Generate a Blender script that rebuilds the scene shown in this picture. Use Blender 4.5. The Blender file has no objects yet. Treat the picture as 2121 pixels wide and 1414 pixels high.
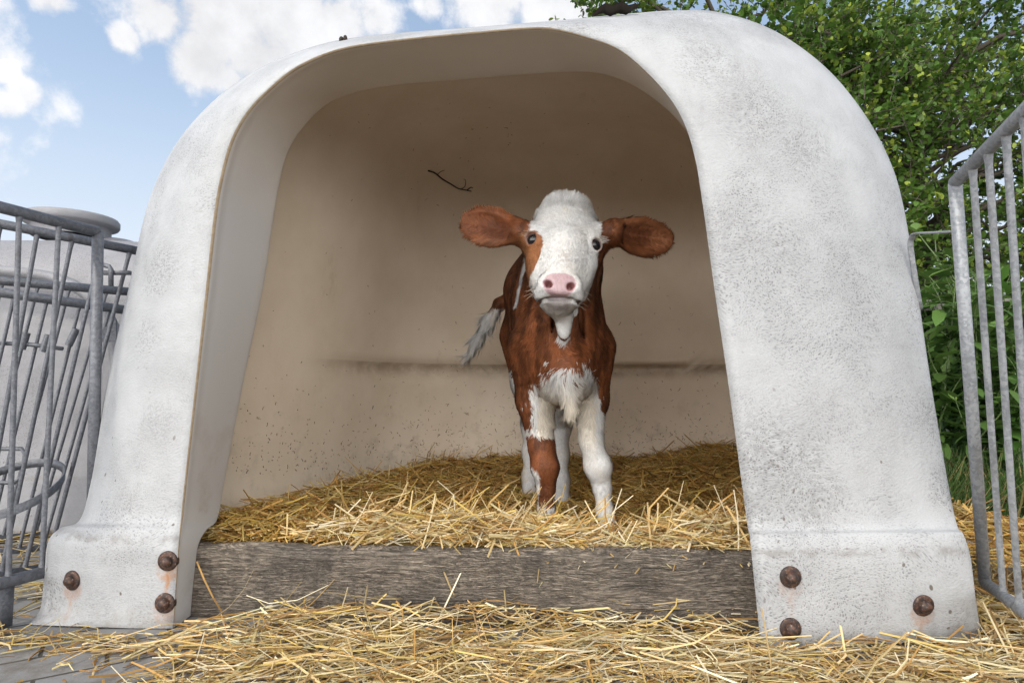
import bpy, math, random
import numpy as np
from mathutils import Vector, Matrix
from mathutils.bvhtree import BVHTree

R = math.radians
rng = np.random.default_rng(7)
random.seed(7)
SC = bpy.context.scene
COL = SC.collection

# ------------------------------------------------------------------ camera
F = 1300.0                      # focal length in photo pixels (2121 wide)
PITCH = R(3.9)
CAM = Vector((0.0, 0.0, 0.50))
cd = bpy.data.cameras.new("camera")
cam = bpy.data.objects.new("camera", cd)
COL.objects.link(cam)
cam.location = CAM
cam.rotation_euler = (R(90) + PITCH, 0, 0)
cd.sensor_width = 36.0
cd.lens = F / 2121.0 * 36.0
cd.clip_start = 0.02
cd.clip_end = 3000
SC.camera = cam

_fw = np.array((0, math.cos(PITCH), math.sin(PITCH)))
_up = np.array((0, -math.sin(PITCH), math.cos(PITCH)))


def ray(u, v):
    return _fw + np.array((1.0, 0, 0)) * ((u - 1060.5) / F) + _up * ((707.0 - v) / F)


def at(u, v, Y):
    d = ray(u, v)
    return np.array(CAM) + d * (Y / d[1])


def ground(u, v, z=0.0):
    d = ray(u, v)
    return np.array(CAM) + d * ((z - CAM.z) / d[2])


# ------------------------------------------------------------------ sky + sun
SUN_TO = Vector((-0.46, -0.46, 1.0)).normalized()
sun_el = math.asin(SUN_TO.z)
sun_az = math.atan2(SUN_TO.x, SUN_TO.y)
W = bpy.data.worlds.new("World")
SC.world = W
W.use_nodes = True
nt = W.node_tree
nt.nodes.clear()


class NT:
    """tiny node builder"""

    def __init__(s, tree):
        s.t = tree

    def n(s, typ, **kw):
        nd = s.t.nodes.new(typ)
        for k, v in kw.items():
            if k.startswith("i_"):
                key = k[2:]
                key = int(key) if key.isdigit() else key.replace("_", " ")
                s.put(nd.inputs[key], v)
            else:
                setattr(nd, k, v)
        return nd

    def put(s, sock, v):
        if isinstance(v, bpy.types.NodeSocket):
            s.t.links.new(v, sock)
        elif isinstance(v, bpy.types.Node):
            s.t.links.new(v.outputs[0], sock)
        else:
            if hasattr(sock.default_value, "__len__") and not hasattr(v, "__len__"):
                v = [v] * len(sock.default_value)
            if hasattr(v, "__len__") and len(sock.default_value) == 4 and len(v) == 3:
                v = (*v, 1)
            sock.default_value = v

    def math(s, op, a, b=0.0, c=None, clamp=False):
        nd = s.n("ShaderNodeMath", operation=op, use_clamp=clamp)
        s.put(nd.inputs[0], a)
        s.put(nd.inputs[1], b)
        if c is not None:
            s.put(nd.inputs[2], c)
        return nd.outputs[0]

    def vmath(s, op, a, b=None, scale=None):
        nd = s.n("ShaderNodeVectorMath", operation=op)
        s.put(nd.inputs[0], a)
        if b is not None:
            s.put(nd.inputs[1], b)
        if scale is not None:
            s.put(nd.inputs["Scale"], scale)
        return nd.outputs["Value"] if op in ("LENGTH", "DOT_PRODUCT", "DISTANCE") else nd.outputs[0]

    def noise(s, vec, scale, detail=4.0, rough=0.55, dist=0.0):
        nd = s.n("ShaderNodeTexNoise")
        if vec is not None:
            s.put(nd.inputs["Vector"], vec)
        s.put(nd.inputs["Scale"], scale)
        s.put(nd.inputs["Detail"], detail)
        s.put(nd.inputs["Roughness"], rough)
        s.put(nd.inputs["Distortion"], dist)
        return nd.outputs["Fac"]

    def voro(s, vec, scale, feature="F1", rand=1.0):
        nd = s.n("ShaderNodeTexVoronoi", feature=feature)
        s.put(nd.inputs["Vector"], vec)
        s.put(nd.inputs["Scale"], scale)
        s.put(nd.inputs["Randomness"], rand)
        return nd

    def ramp(s, fac, lo, hi, a=0.0, b=1.0, smooth=True):
        nd = s.n("ShaderNodeMapRange", interpolation_type="SMOOTHSTEP" if smooth else "LINEAR")
        for k, v in zip(("Value", "From Min", "From Max", "To Min", "To Max"), (fac, lo, hi, a, b)):
            s.put(nd.inputs[k], v)
        return nd.outputs[0]

    def mix(s, fac, a, b, mode="MIX"):
        nd = s.n("ShaderNodeMix", data_type="RGBA", blend_type=mode)
        s.put(nd.inputs[0], fac)
        s.put(nd.inputs[6], a)
        s.put(nd.inputs[7], b)
        return nd.outputs[2]

    def scale(s, vec, sc):
        nd = s.n("ShaderNodeMapping")
        s.put(nd.inputs["Vector"], vec)
        nd.inputs["Scale"].default_value = sc
        return nd.outputs[0]

    def bump(s, h, strength, dist, normal=None):
        nd = s.n("ShaderNodeBump")
        s.put(nd.inputs["Height"], h)
        s.put(nd.inputs["Strength"], strength)
        s.put(nd.inputs["Distance"], dist)
        if normal is not None:
            s.put(nd.inputs["Normal"], normal)
        return nd.outputs[0]


b = NT(nt)
tc = b.n("ShaderNodeTexCoord")
sky = b.n("ShaderNodeTexSky", sky_type="NISHITA")
sky.sun_disc = False
sky.sun_elevation = sun_el
sky.sun_rotation = sun_az
sky.air_density = 1.0
sky.dust_density = 1.6
sky.ozone_density = 1.0
SKY = 0.15
dirv = tc.outputs["Generated"]
# cumulus: fractal noise gathered round the places where the clouds stand
blobs = 0.0
for (u, v, rad, amp) in ((330, 20, .085, .75), (470, 20, .13, .95), (600, 30, .13, 1.0), (700, 60, .10, .95), (430, 120, .085, .95), (540, 110, .12, .95), (780, 40, .075, .8),
                         (480, 165, .045, .8), (255, 75, .035, .75), (10, 150, .032, .8), (45, 190, .036, .85), (15, 215, .04, .8), 
                         (100, -5, .045, .85), (1010, 10, .12, .95), (1150, 10, .13, .95), (890, 5, .05, .75), (400, -200, .3, .7), (-500, 100, .4, .7)):
    d = Vector(ray(u, v)).normalized()
    dist = b.vmath("DISTANCE", dirv, tuple(d))
    g = b.ramp(dist, rad, 0.0, 0.0, amp)
    blobs = b.math("MAXIMUM", g, blobs) if not isinstance(blobs, float) else g
n1 = b.noise(dirv, 13.0, 9.0, 0.58, 0.1)
n2 = b.noise(dirv, 3.5, 6.0, 0.5)
dens = b.math("ADD", blobs, b.math("MULTIPLY", b.math("SUBTRACT", n1, 0.5), 1.7))
mask = b.ramp(dens, 0.30, 0.72)
sxyz = b.n("ShaderNodeSeparateXYZ", i_0=dirv)
elev = sxyz.outputs[2]
mask = b.math("MULTIPLY", mask, b.ramp(elev, 0.02, 0.18))
# a broad mass of cloud added unseen behind the camera to light the hutch
added_bank = b.math("MULTIPLY", b.ramp(sxyz.outputs[1], 0.0, -0.5), b.ramp(b.math("ADD", n2, b.math("MULTIPLY", n1, .5)), .45, .75, .55, 1.0))
mask = b.math("MAXIMUM", mask, added_bank)
shade = b.ramp(b.math("ADD", b.math("MULTIPLY", n2, .5), b.math("MULTIPLY", n1, .5)), 0.35, 0.62, 0.78, 1.02)
shade = b.math("MULTIPLY", shade, b.ramp(sxyz.outputs[1], 0.0, -0.5, 1.0, 1.0))
haze = b.ramp(elev, 0.62, 0.05, 0.42, 0.98)
bg_sky = b.n("ShaderNodeBackground", i_Color=sky, i_Strength=SKY)
bg_haze = b.n("ShaderNodeBackground", i_Color=b.mix(b.ramp(elev, .12, .5), (0.80, 0.89, 1.0), (0.58, 0.76, 1.0)), i_Strength=0.98)
low_fill = b.math("MULTIPLY", b.ramp(elev, 0.70, 0.40), b.ramp(sxyz.outputs[1], -.05, -.5))  # low part of the added cloud, brightened to fill the hutch interior
shade = b.math("MULTIPLY", shade, b.math("ADD", 1.0, b.math("MULTIPLY", low_fill, b.ramp(sxyz.outputs[0], .55, -.35, 2.0, 5.0))))
bg_cloud = b.n("ShaderNodeBackground", i_Color=b.mix(b.ramp(sxyz.outputs[1], 0.0, -0.4), (0.97, 0.975, 1.0), (1.0, 0.978, 0.945)), i_Strength=shade)
m0 = b.n("ShaderNodeMixShader", i_0=haze, i_1=bg_sky, i_2=bg_haze)
m1 = b.n("ShaderNodeMixShader", i_0=mask, i_1=m0, i_2=bg_cloud)
wo = b.n("ShaderNodeOutputWorld", i_0=m1)

sl = bpy.data.lights.new("sun", "SUN")
sl.energy = 1.7
sl.angle = R(5.0)
sl.color = (1.0, 0.93, 0.80)
sun = bpy.data.objects.new("sun", sl)
COL.objects.link(sun)
sun.rotation_euler = (-SUN_TO).to_track_quat("-Z", "Y").to_euler()

SC.view_settings.view_transform = "Standard"
SC.view_settings.look = "None"
SC.view_settings.gamma = 1.0
SC.view_settings.exposure = 0.06
SC.render.engine = "CYCLES"
SC.cycles.use_denoising = True
SC.cycles.max_bounces = 10
SC.cycles.diffuse_bounces = 6
SC.cycles.transparent_max_bounces = 8


# ------------------------------------------------------------------ mesh helpers
def tag(o, label=None, cat=None, group=None, kind=None):
    for k, v in (("label", label), ("category", cat), ("group", group), ("kind", kind)):
        if v:
            o[k] = v
    return o


def empty(name, loc=(0, 0, 0)):
    o = bpy.data.objects.new(name, None)
    o.empty_display_size = 0.1
    COL.objects.link(o)
    o.location = loc
    return o


def mesh(name, V, Fs, mats, parent=None, smooth=True, mi=None, attrs=None, origin=None):
    """V: n x 3 world coordinates.  Fs: array n x k or a list of such arrays.  attrs: name -> n x 4 colours / n x 3 vectors"""
    V = np.asarray(V, dtype=np.float32)
    if origin is None and parent is not None:
        origin = np.array(parent.location)
    if origin is not None:
        V = V - np.asarray(origin, dtype=np.float32)
    if not isinstance(Fs, list):
        Fs = [Fs]
    Fs = [np.asarray(f, dtype=np.int32) for f in Fs if len(f)]
    me = bpy.data.meshes.new(name)
    me.vertices.add(len(V))
    me.vertices.foreach_set("co", V.ravel())
    tot = sum(f.size for f in Fs)
    me.loops.add(tot)
    me.loops.foreach_set("vertex_index", np.concatenate([f.ravel() for f in Fs]))
    starts = []
    o = 0
    for f in Fs:
        starts.append(o + np.arange(len(f)) * f.shape[1])
        o += f.size
    starts = np.concatenate(starts).astype(np.int32)
    me.polygons.add(len(starts))
    me.polygons.foreach_set("loop_start", starts)
    if mi is not None:
        me.polygons.foreach_set("material_index", np.asarray(mi, dtype=np.int32))
    me.update(calc_edges=True)
    me.polygons.foreach_set("use_smooth", np.full(len(starts), bool(smooth)))
    for k, a in (attrs or {}).items():
        a = np.asarray(a, dtype=np.float32)
        if a.shape[1] == 4:
            at_ = me.attributes.new(k, "FLOAT_COLOR", "POINT")
            at_.data.foreach_set("color", a.ravel())
        else:
            at_ = me.attributes.new(k, "FLOAT_VECTOR", "POINT")
            at_.data.foreach_set("vector", a.ravel())
    me.validate()
    for m in (mats if isinstance(mats, (list, tuple)) else [mats]):
        me.materials.append(m)
    ob = bpy.data.objects.new(name, me)
    COL.objects.link(ob)
    if parent is not None:
        ob.parent = parent
    elif origin is not None:
        ob.location = origin
    return ob


class MB:
    """collects pieces into one mesh"""

    def __init__(s):
        s.V, s.Q, s.T, s.n = [], [], [], 0

    def add(s, V, quads=(), tris=()):
        V = np.asarray(V, dtype=float)
        s.V.append(V)
        if len(quads):
            s.Q.append(np.asarray(quads) + s.n)
        if len(tris):
            s.T.append(np.asarray(tris) + s.n)
        s.n += len(V)

    def tube(s, pts, rad, seg=10, cap=True, flat=None):
        pts = np.asarray(pts, dtype=float)
        n = len(pts)
        rad = np.full(n, rad) if np.isscalar(rad) else np.asarray(rad, dtype=float)
        T = np.gradient(pts, axis=0)
        T /= np.linalg.norm(T, axis=1)[:, None] + 1e-12
        ref = np.array((0.0, 0, 1)) if abs(T[0][2]) < 0.9 else np.array((1.0, 0, 0))
        A = np.zeros_like(pts)
        a = np.cross(T[0], ref)
        a /= np.linalg.norm(a)
        for i in range(n):
            a = a - T[i] * a.dot(T[i])
            a /= np.linalg.norm(a) + 1e-12
            A[i] = a
        B = np.cross(T, A)
        th = np.linspace(0, 2 * np.pi, seg, endpoint=False)
        fa, fb = (1, 1) if flat is None else flat
        V = pts[:, None] + (A[:, None] * np.cos(th)[None, :, None] * fa + B[:, None] * np.sin(th)[None, :, None] * fb) * rad[:, None, None]
        V = V.reshape(-1, 3)
        i, j = np.meshgrid(np.arange(n - 1), np.arange(seg), indexing="ij")
        a0 = i * seg + j
        b0 = i * seg + (j + 1) % seg
        Q = np.stack([a0, b0, b0 + seg, a0 + seg], -1).reshape(-1, 4)
        Tr = []
        if cap:
            V = np.vstack([V, pts[0], pts[-1]])
            c0, c1 = n * seg, n * seg + 1
            k = np.arange(seg)
            Tr = np.vstack([np.stack([np.full(seg, c0), (k + 1) % seg, k], -1),
                            np.stack([np.full(seg, c1), (n - 1) * seg + k, (n - 1) * seg + (k + 1) % seg], -1)])
        s.add(V, Q, Tr)

    def box(s, c, half, ax=None):
        c = np.asarray(c, dtype=float)
        ax = np.eye(3) if ax is None else np.asarray(ax)
        k = np.array([(x, y, z) for x in (-1, 1) for y in (-1, 1) for z in (-1, 1)], dtype=float)
        V = c + (k * np.asarray(half)) @ ax
        s.add(V, [(0, 1, 3, 2), (4, 6, 7, 5), (0, 4, 5, 1), (2, 3, 7, 6), (0, 2, 6, 4), (1, 5, 7, 3)])

    def lathe(s, c, axis, prof, seg=24):
        """prof: list of (radius, height) along axis from c"""
        axis = np.asarray(axis, dtype=float)
        axis /= np.linalg.norm(axis)
        ref = np.array((0.0, 0, 1)) if abs(axis[2]) < .9 else np.array((1.0, 0, 0))
        a = np.cross(axis, ref)
        a /= np.linalg.norm(a)
        bb = np.cross(axis, a)
        th = np.linspace(0, 2 * np.pi, seg, endpoint=False)
        V = []
        for (r_, h) in prof:
            V.append(np.asarray(c) + axis * h + (a * np.cos(th)[:, None] + bb * np.sin(th)[:, None]) * r_)
        V = np.vstack(V)
        n = len(prof)
        i, j = np.meshgrid(np.arange(n - 1), np.arange(seg), indexing="ij")
        a0 = i * seg + j
        b0 = i * seg + (j + 1) % seg
        s.add(V, np.stack([a0, b0, b0 + seg, a0 + seg], -1).reshape(-1, 4))

    def build(s, name, mat, parent=None, smooth=True, **kw):
        Fs = []
        if s.Q:
            Fs.append(np.vstack(s.Q))
        if s.T:
            Fs.append(np.vstack(s.T))
        return mesh(name, np.vstack(s.V), Fs, mat, parent, smooth, **kw)


def grid_faces(n, m, off=0, flip=False):
    i, j = np.meshgrid(np.arange(n - 1), np.arange(m - 1), indexing="ij")
    a = i * m + j + off
    q = np.stack([a, a + 1, a + m + 1, a + m], -1).reshape(-1, 4)
    return q[:, ::-1] if flip else q


def catmull(P, per):
    P = np.asarray(P, dtype=float)
    Q = np.vstack([2 * P[0] - P[1], P, 2 * P[-1] - P[-2]])
    out = []
    t = np.linspace(0, 1, per, endpoint=False)[:, None]
    for i in range(1, len(Q) - 2):
        p0, p1, p2, p3 = Q[i - 1], Q[i], Q[i + 1], Q[i + 2]
        out.append(0.5 * (2 * p1 + (p2 - p0) * t + (2 * p0 - 5 * p1 + 4 * p2 - p3) * t ** 2 + (-p0 + 3 * p1 - 3 * p2 + p3) * t ** 3))
    out.append(P[-1:])
    return np.vstack(out)


def sstep(x, a, b_):
    t = np.clip((x - a) / (b_ - a), 0, 1)
    return t * t * (3 - 2 * t)


# value noise in numpy, for geometry and coat edges
_perm = rng.random((32, 32, 32))


def vnoise(P, scale):
    P = np.asarray(P, dtype=float) * scale
    i = np.floor(P).astype(int)
    f = P - i
    f = f * f * (3 - 2 * f)
    out = 0
    for dx in (0, 1):
        for dy in (0, 1):
            for dz in (0, 1):
                w = (f[..., 0] if dx else 1 - f[..., 0]) * (f[..., 1] if dy else 1 - f[..., 1]) * (f[..., 2] if dz else 1 - f[..., 2])
                out = out + w * _perm[(i[..., 0] + dx) % 32, (i[..., 1] + dy) % 32, (i[..., 2] + dz) % 32]
    return out


def fbm(P, scale, oct_=3):
    o, a, t = 0, 1.0, 0
    for k in range(oct_):
        o = o + a * vnoise(np.asarray(P) + 3.7 * k, scale * 2 ** k)
        t += a
        a *= .5
    return o / t


# ------------------------------------------------------------------ materials
def material(name):
    m = bpy.data.materials.new(name)
    m.use_nodes = True
    m.node_tree.nodes.clear()
    t = NT(m.node_tree)
    p = t.n("ShaderNodeBsdfPrincipled")
    o = t.n("ShaderNodeOutputMaterial", i_0=p)
    return m, t, p


def attr(t, name, out="Color"):
    return t.n("ShaderNodeAttribute", attribute_name=name).outputs[out]


def pos(t):
    return t.n("ShaderNodeNewGeometry").outputs["Position"]


def mat_vcol(name, rough=0.7, transl=0.0, spec=0.3, normal_attr=None, var=0.0, sheen=0):
    m, t, p = material(name)
    c = attr(t, "Col")
    if var:
        nz = t.noise(pos(t), 60.0, 3.0)
        c = t.mix(1.0, c, t.ramp(nz, .25, .75, 1 - var, 1 + var, False), "MULTIPLY")
    t.put(p.inputs["Base Color"], c)
    p.inputs["Roughness"].default_value = rough
    p.inputs["Specular IOR Level"].default_value = spec
    if normal_attr:
        t.put(p.inputs["Normal"], attr(t, normal_attr, "Vector"))
    if transl:
        tr = t.n("ShaderNodeBsdfTranslucent", i_Color=c)
        ms = t.n("ShaderNodeMixShader", i_0=transl, i_1=p, i_2=tr)
        out = [n for n in t.t.nodes if n.type == "OUTPUT_MATERIAL"][0]
        t.put(out.inputs[0], ms)
    return m


M_straw = mat_vcol("straw", 0.5, 0.18, 0.35)
M_leaf = mat_vcol("leaf", 0.42, 0.36, 0.4)
M_weed = mat_vcol("weed_leaf", 0.5, 0.30, 0.35)
M_bark, t, p = material("bark")
t.put(p.inputs["Base Color"], t.mix(t.noise(pos(t), 25, 5), (.05, .04, .03), (.14, .12, .095)))
p.inputs["Roughness"].default_value = .9

# galvanised steel
M_galv, t, p = material("galvanised_steel")
P_ = pos(t)
sp = t.voro(t.scale(P_, (1, 1, 1)), 190.0).outputs["Color"]
v1 = t.noise(P_, 14, 5, .6)
spf = t.n("ShaderNodeSeparateColor", i_0=sp).outputs[0]
c = t.mix(t.ramp(t.math("ADD", t.math("MULTIPLY", spf, .35), t.math("MULTIPLY", v1, .65)), .25, .75), (.20, .213, .232), (.335, .35, .375))
st = t.ramp(t.noise(t.scale(P_, (1, 1, .35)), 38, 4, .6), .60, .74)
c = t.mix(t.math("MULTIPLY", st, .6), c, (.13, .115, .10))
t.put(p.inputs["Base Color"], c)
p.inputs["Metallic"].default_value = .35
t.put(p.inputs["Roughness"], t.ramp(v1, .3, .7, .42, .62))
t.put(p.inputs["Normal"], t.bump(t.noise(P_, 160, 3), .25, .002))

M_galv_pale = M_galv


def darkened(src, name, k):
    m = src.copy()
    m.name = name
    for nd in m.node_tree.nodes:
        if nd.type == "MIX":
            for i_ in (6, 7):
                c_ = nd.inputs[i_].default_value
                nd.inputs[i_].default_value = (c_[0] * k, c_[1] * k, c_[2] * k * 1.06, 1)
    return m


M_galv = darkened(M_galv, "dark_galvanised_steel", .50)  # darker, slightly bluer copy of the steel for the left panels
# rusty bolts
M_rust, t, p = material("rusty_steel")
P_ = pos(t)
c = t.mix(t.ramp(t.noise(P_, 130, 5, .6), .38, .68), (.035, .024, .022), (.125, .062, .04))
c = t.mix(t.ramp(t.noise(P_, 260, 3), .60, .72), c, (.22, .19, .17))
t.put(p.inputs["Base Color"], c)
p.inputs["Metallic"].default_value = .25
p.inputs["Roughness"].default_value = .5
t.put(p.inputs["Normal"], t.bump(t.noise(P_, 400, 3), .4, .002))

# weathered oak board
M_board, t, p = material("weathered_oak")
P_ = pos(t)
ax = t.n("ShaderNodeMapping")
t.put(ax.inputs["Vector"], P_)
ax.inputs["Scale"].default_value = (1.0, 3.0, 11.0)
warp = t.noise(t.scale(P_, (1, .3, 1.2)), 3.2, 2)
grv = t.vmath("ADD", ax.outputs[0], t.vmath("SCALE", (0, 0, 1), scale=t.math("MULTIPLY", warp, .40)))
g1 = t.noise(t.vmath("MULTIPLY", grv, (2.2, 1, 3.6)), 7.0, 9, .76)
g2 = t.noise(t.vmath("MULTIPLY", grv, (4.0, 1, 8.0)), 9.0, 7, .74)
cr = t.ramp(t.math("ABSOLUTE", t.math("SUBTRACT", g2, .5)), .040, .008)
cr = t.math("MULTIPLY", cr, t.ramp(t.noise(t.scale(P_, (.25, 1, 1.2)), 16, 4, .6), .30, .52, .35, 1.0))
c = t.mix(t.ramp(g1, .36, .66), (.11, .088, .07), (.40, .34, .275))
c = t.mix(t.math("MULTIPLY", cr, .78), c, (.018, .015, .013))
lc = t.ramp(t.noise(t.vmath("MULTIPLY", grv, (.45, 1, 3.2)), 6.0, 4, .6), .645, .675)
c = t.mix(t.math("MULTIPLY", lc, .9), c, (.014, .012, .01))
c = t.mix(t.ramp(t.noise(P_, 60, 5, .7), .56, .70, 0, .55), c, (.20, .14, .09))
dk = t.ramp(t.noise(P_, 7.0, 4), .46, .62)
c = t.mix(t.math("MULTIPLY", dk, .42), c, (.045, .04, .038))
c = t.mix(t.ramp(t.noise(P_, 420, 2), .70, .78), c, (.38, .34, .28))
t.put(p.inputs["Base Color"], c)
p.inputs["Roughness"].default_value = .88
t.put(p.inputs["Normal"], t.bump(t.math("SUBTRACT", t.math("MULTIPLY", g1, .5), t.math("MULTIPLY", cr, .6)), .9, .004))

# cut glass-fibre edge
M_edge, t, p = material("cut_fibreglass_edge")
t.put(p.inputs["Base Color"], t.mix(t.noise(pos(t), 90, 4), (.16, .11, .06), (.42, .34, .24)))
p.inputs["Roughness"].default_value = .8


def mat_shell(name, base, dirt_amt, streaks=(), worn=()):
    m, t, p = material(name)
    P_ = pos(t)
    big = t.noise(P_, 2.6, 5, .6)
    mid = t.noise(P_, 9.0, 5, .6)
    pit_v = t.voro(t.vmath("ADD", P_, t.vmath("SCALE", t.n("ShaderNodeTexNoise", i_Scale=60.0).outputs["Color"], scale=.0)), 105.0)
    # elongated pits of the moulded grain, tilted different ways over the surface
    nd = t.n("ShaderNodeTexNoise", i_Scale=7.0, i_Detail=2.0)
    t.put(nd.inputs["Vector"], P_)
    Pw = t.vmath("ADD", P_, t.vmath("SCALE", t.vmath("SUBTRACT", nd.outputs["Color"], (.5, .5, .5)), scale=.10))
    pits = t.voro(t.scale(Pw, (1.0, 1.0, 1.7)), 165.0)
    pit = t.ramp(pits.outputs["Distance"], .42, .26)
    rare = t.ramp(t.n("ShaderNodeSeparateColor", i_0=pits.outputs["Color"]).outputs[0], .30, .55)
    pit = t.math("MULTIPLY", pit, rare)
    zone = t.ramp(t.math("ADD", t.math("MULTIPLY", big, .65), t.math("MULTIPLY", mid, .35)), .42, .60)
    wz = None
    for (q, rad, st_) in worn:
        wv = t.math("MULTIPLY", t.math("SUBTRACT", mid, .5), .14)
        k = t.ramp(t.math("ADD", t.vmath("DISTANCE", P_, tuple(q)), wv), rad, rad * .15, 0, st_)
        wz = k if wz is None else t.math("MAXIMUM", wz, k)
    if wz is not None:
        zone = t.math("MAXIMUM", t.math("MULTIPLY", zone, .72), wz)
    fine = t.noise(t.scale(Pw, (1, 1, 2.0)), 260, 5, .7)
    c = t.mix(t.ramp(mid, .3, .7), base, tuple(x * .86 for x in base))
    dap = t.math("MULTIPLY", t.ramp(fine, .46, .66), t.ramp(t.math("ADD", t.math("MULTIPLY", big, .6), t.math("MULTIPLY", mid, .4)), .34, .62, .12, .62))
    c = t.mix(t.math("MULTIPLY", dap, dirt_amt), c, tuple(x * .60 for x in base))
    grain = t.noise(t.scale(Pw, (1.0, 1.0, 2.4)), 150, 4, .75)
    pz = t.math("MULTIPLY", t.ramp(grain, .575, .64), zone)
    c = t.mix(t.math("MULTIPLY", pz, .85 * dirt_amt, clamp=True), c, (.085, .08, .08))
    c = t.mix(t.math("MULTIPLY", t.math("MULTIPLY", pit, zone), .75 * dirt_amt, clamp=True), c, (.085, .08, .08))
    if wz is not None:
        gm_ = t.math("MULTIPLY", wz, t.ramp(t.noise(t.scale(Pw, (1, 1, 1.5)), 85, 6, .75), .40, .66))
        c = t.mix(t.math("MULTIPLY", gm_, .55), c, (.15, .145, .145))
    # grey grime collected in soft patches
    gr = t.ramp(t.noise(t.scale(P_, (1, 1, .7)), 3.6, 6, .70), .52, .70)
    c = t.mix(t.math("MULTIPLY", t.math("MULTIPLY", gr, t.ramp(fine, .36, .60)), .38 * dirt_amt), c, (.16, .15, .145))
    # darker weathering along the crown of the roof
    zz = t.n("ShaderNodeSeparateXYZ", i_0=P_).outputs[2]
    roof = t.math("MULTIPLY", t.ramp(zz, 1.18, 1.42), t.ramp(t.math("ADD", fine, t.math("MULTIPLY", mid, .6)), .62, .95))
    c = t.mix(t.math("MULTIPLY", roof, .55 * dirt_amt), c, (.17, .165, .165))
    # dirt lying in the shoulder above the bolted foot, and splashes near the ground
    z = t.n("ShaderNodeSeparateXYZ", i_0=P_).outputs[2]
    wob = t.math("MULTIPLY", t.math("SUBTRACT", mid, .5), .02)
    sh = t.math("ABSOLUTE", t.math("SUBTRACT", t.math("ADD", z, wob), .178))
    shm = t.math("MULTIPLY", t.ramp(sh, .014, .0), t.ramp(t.noise(P_, 26, 5, .7), .38, .62))
    c = t.mix(t.math("MULTIPLY", shm, .55 * dirt_amt), c, (.17, .155, .14))
    spl = t.voro(t.scale(Pw, (1, 1, .8)), 34.0)
    spm = t.math("MULTIPLY", t.ramp(spl.outputs["Distance"], .13, .08), t.ramp(t.n("ShaderNodeSeparateColor", i_0=spl.outputs["Color"]).outputs[1], .55, .62))
    c = t.mix(t.math("MULTIPLY", spm, t.ramp(z, .75, .1, 0.05, .85)), c, (.10, .075, .055))
    low = t.math("MULTIPLY", t.ramp(z, .06, 0.0), t.ramp(t.noise(P_, 30, 5, .7), .35, .65))
    c = t.mix(t.math("MULTIPLY", low, .5 * dirt_amt), c, (.22, .19, .15))
    for (q, ln, wd, st_) in streaks:
        d = t.vmath("SUBTRACT", P_, tuple(q))
        s_ = t.n("ShaderNodeSeparateXYZ", i_0=d)
        wav = t.math("MULTIPLY", t.math("SUBTRACT", t.noise(P_, 40, 3), .5), .012)
        a = t.ramp(t.math("ABSOLUTE", t.math("ADD", s_.outputs[0], wav)), wd, 0.0)
        dn = t.math("MULTIPLY", t.ramp(s_.outputs[2], -ln, -ln * .25), t.ramp(s_.outputs[2], .004, -.012))
        ring = t.ramp(t.vmath("LENGTH", d), .029, .020, 0, .7)
        k = t.math("MAXIMUM", t.math("MULTIPLY", a, dn), ring)
        k = t.math("MULTIPLY", k, t.ramp(t.noise(P_, 55, 4), .30, .62, .2, 1.0))
        c = t.mix(t.math("MULTIPLY", k, st_, clamp=True), c, (.36, .17, .07))
    t.put(p.inputs["Base Color"], c)
    p.inputs["Roughness"].default_value = .55
    p.inputs["Specular IOR Level"].default_value = .35
    hgt = t.math("ADD", t.math("MULTIPLY", fine, .5), t.math("MULTIPLY", pits.outputs["Distance"], .5))
    nb = t.bump(hgt, .40, .0025)
    t.put(p.inputs["Normal"], t.bump(t.noise(P_, 30, 3), .25, .008, nb))
    return m


M_inside, t, p = material("hutch_inside")
P_ = pos(t)
z = t.n("ShaderNodeSeparateXYZ", i_0=P_).outputs[2]
mid = t.noise(P_, 5.0, 5, .6)
c = t.mix(t.ramp(mid, .3, .7), (.735, .635, .52), (.675, .575, .455))
smg = t.ramp(t.noise(t.scale(P_, (1.4, 1, .5)), 6.5, 6, .7), .60, .76)
c = t.mix(t.math("MULTIPLY", smg, .30), c, (.33, .22, .13))
yy_ = t.n("ShaderNodeSeparateXYZ", i_0=P_).outputs[1]
c = t.mix(t.math("MULTIPLY", t.ramp(yy_, 1.75, 1.50), t.ramp(z, 1.25, .85, .45, 1.0)), c, (.49, .48, .475))  # greyer near the opening: sky light and less yellowing, put into the colour
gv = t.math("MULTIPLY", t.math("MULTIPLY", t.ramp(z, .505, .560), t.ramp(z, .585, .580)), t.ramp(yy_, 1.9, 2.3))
c = t.mix(t.math("MULTIPLY", gv, t.ramp(t.noise(P_, 12, 5, .7), .25, .7, .12, .55)), c, (.20, .13, .07))  # brown spots along the ledge groove, darkened to stand in for its shade
fl = t.noise(P_, 46, 3, .6)
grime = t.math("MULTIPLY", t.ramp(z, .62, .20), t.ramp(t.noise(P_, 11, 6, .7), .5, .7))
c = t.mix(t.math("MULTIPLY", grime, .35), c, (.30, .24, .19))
t.put(p.inputs["Base Color"], c)
p.inputs["Roughness"].default_value = .5
p.inputs["Specular IOR Level"].default_value = .3
t.put(p.inputs["Normal"], t.bump(t.noise(P_, 90, 3), .12, .002))

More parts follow.
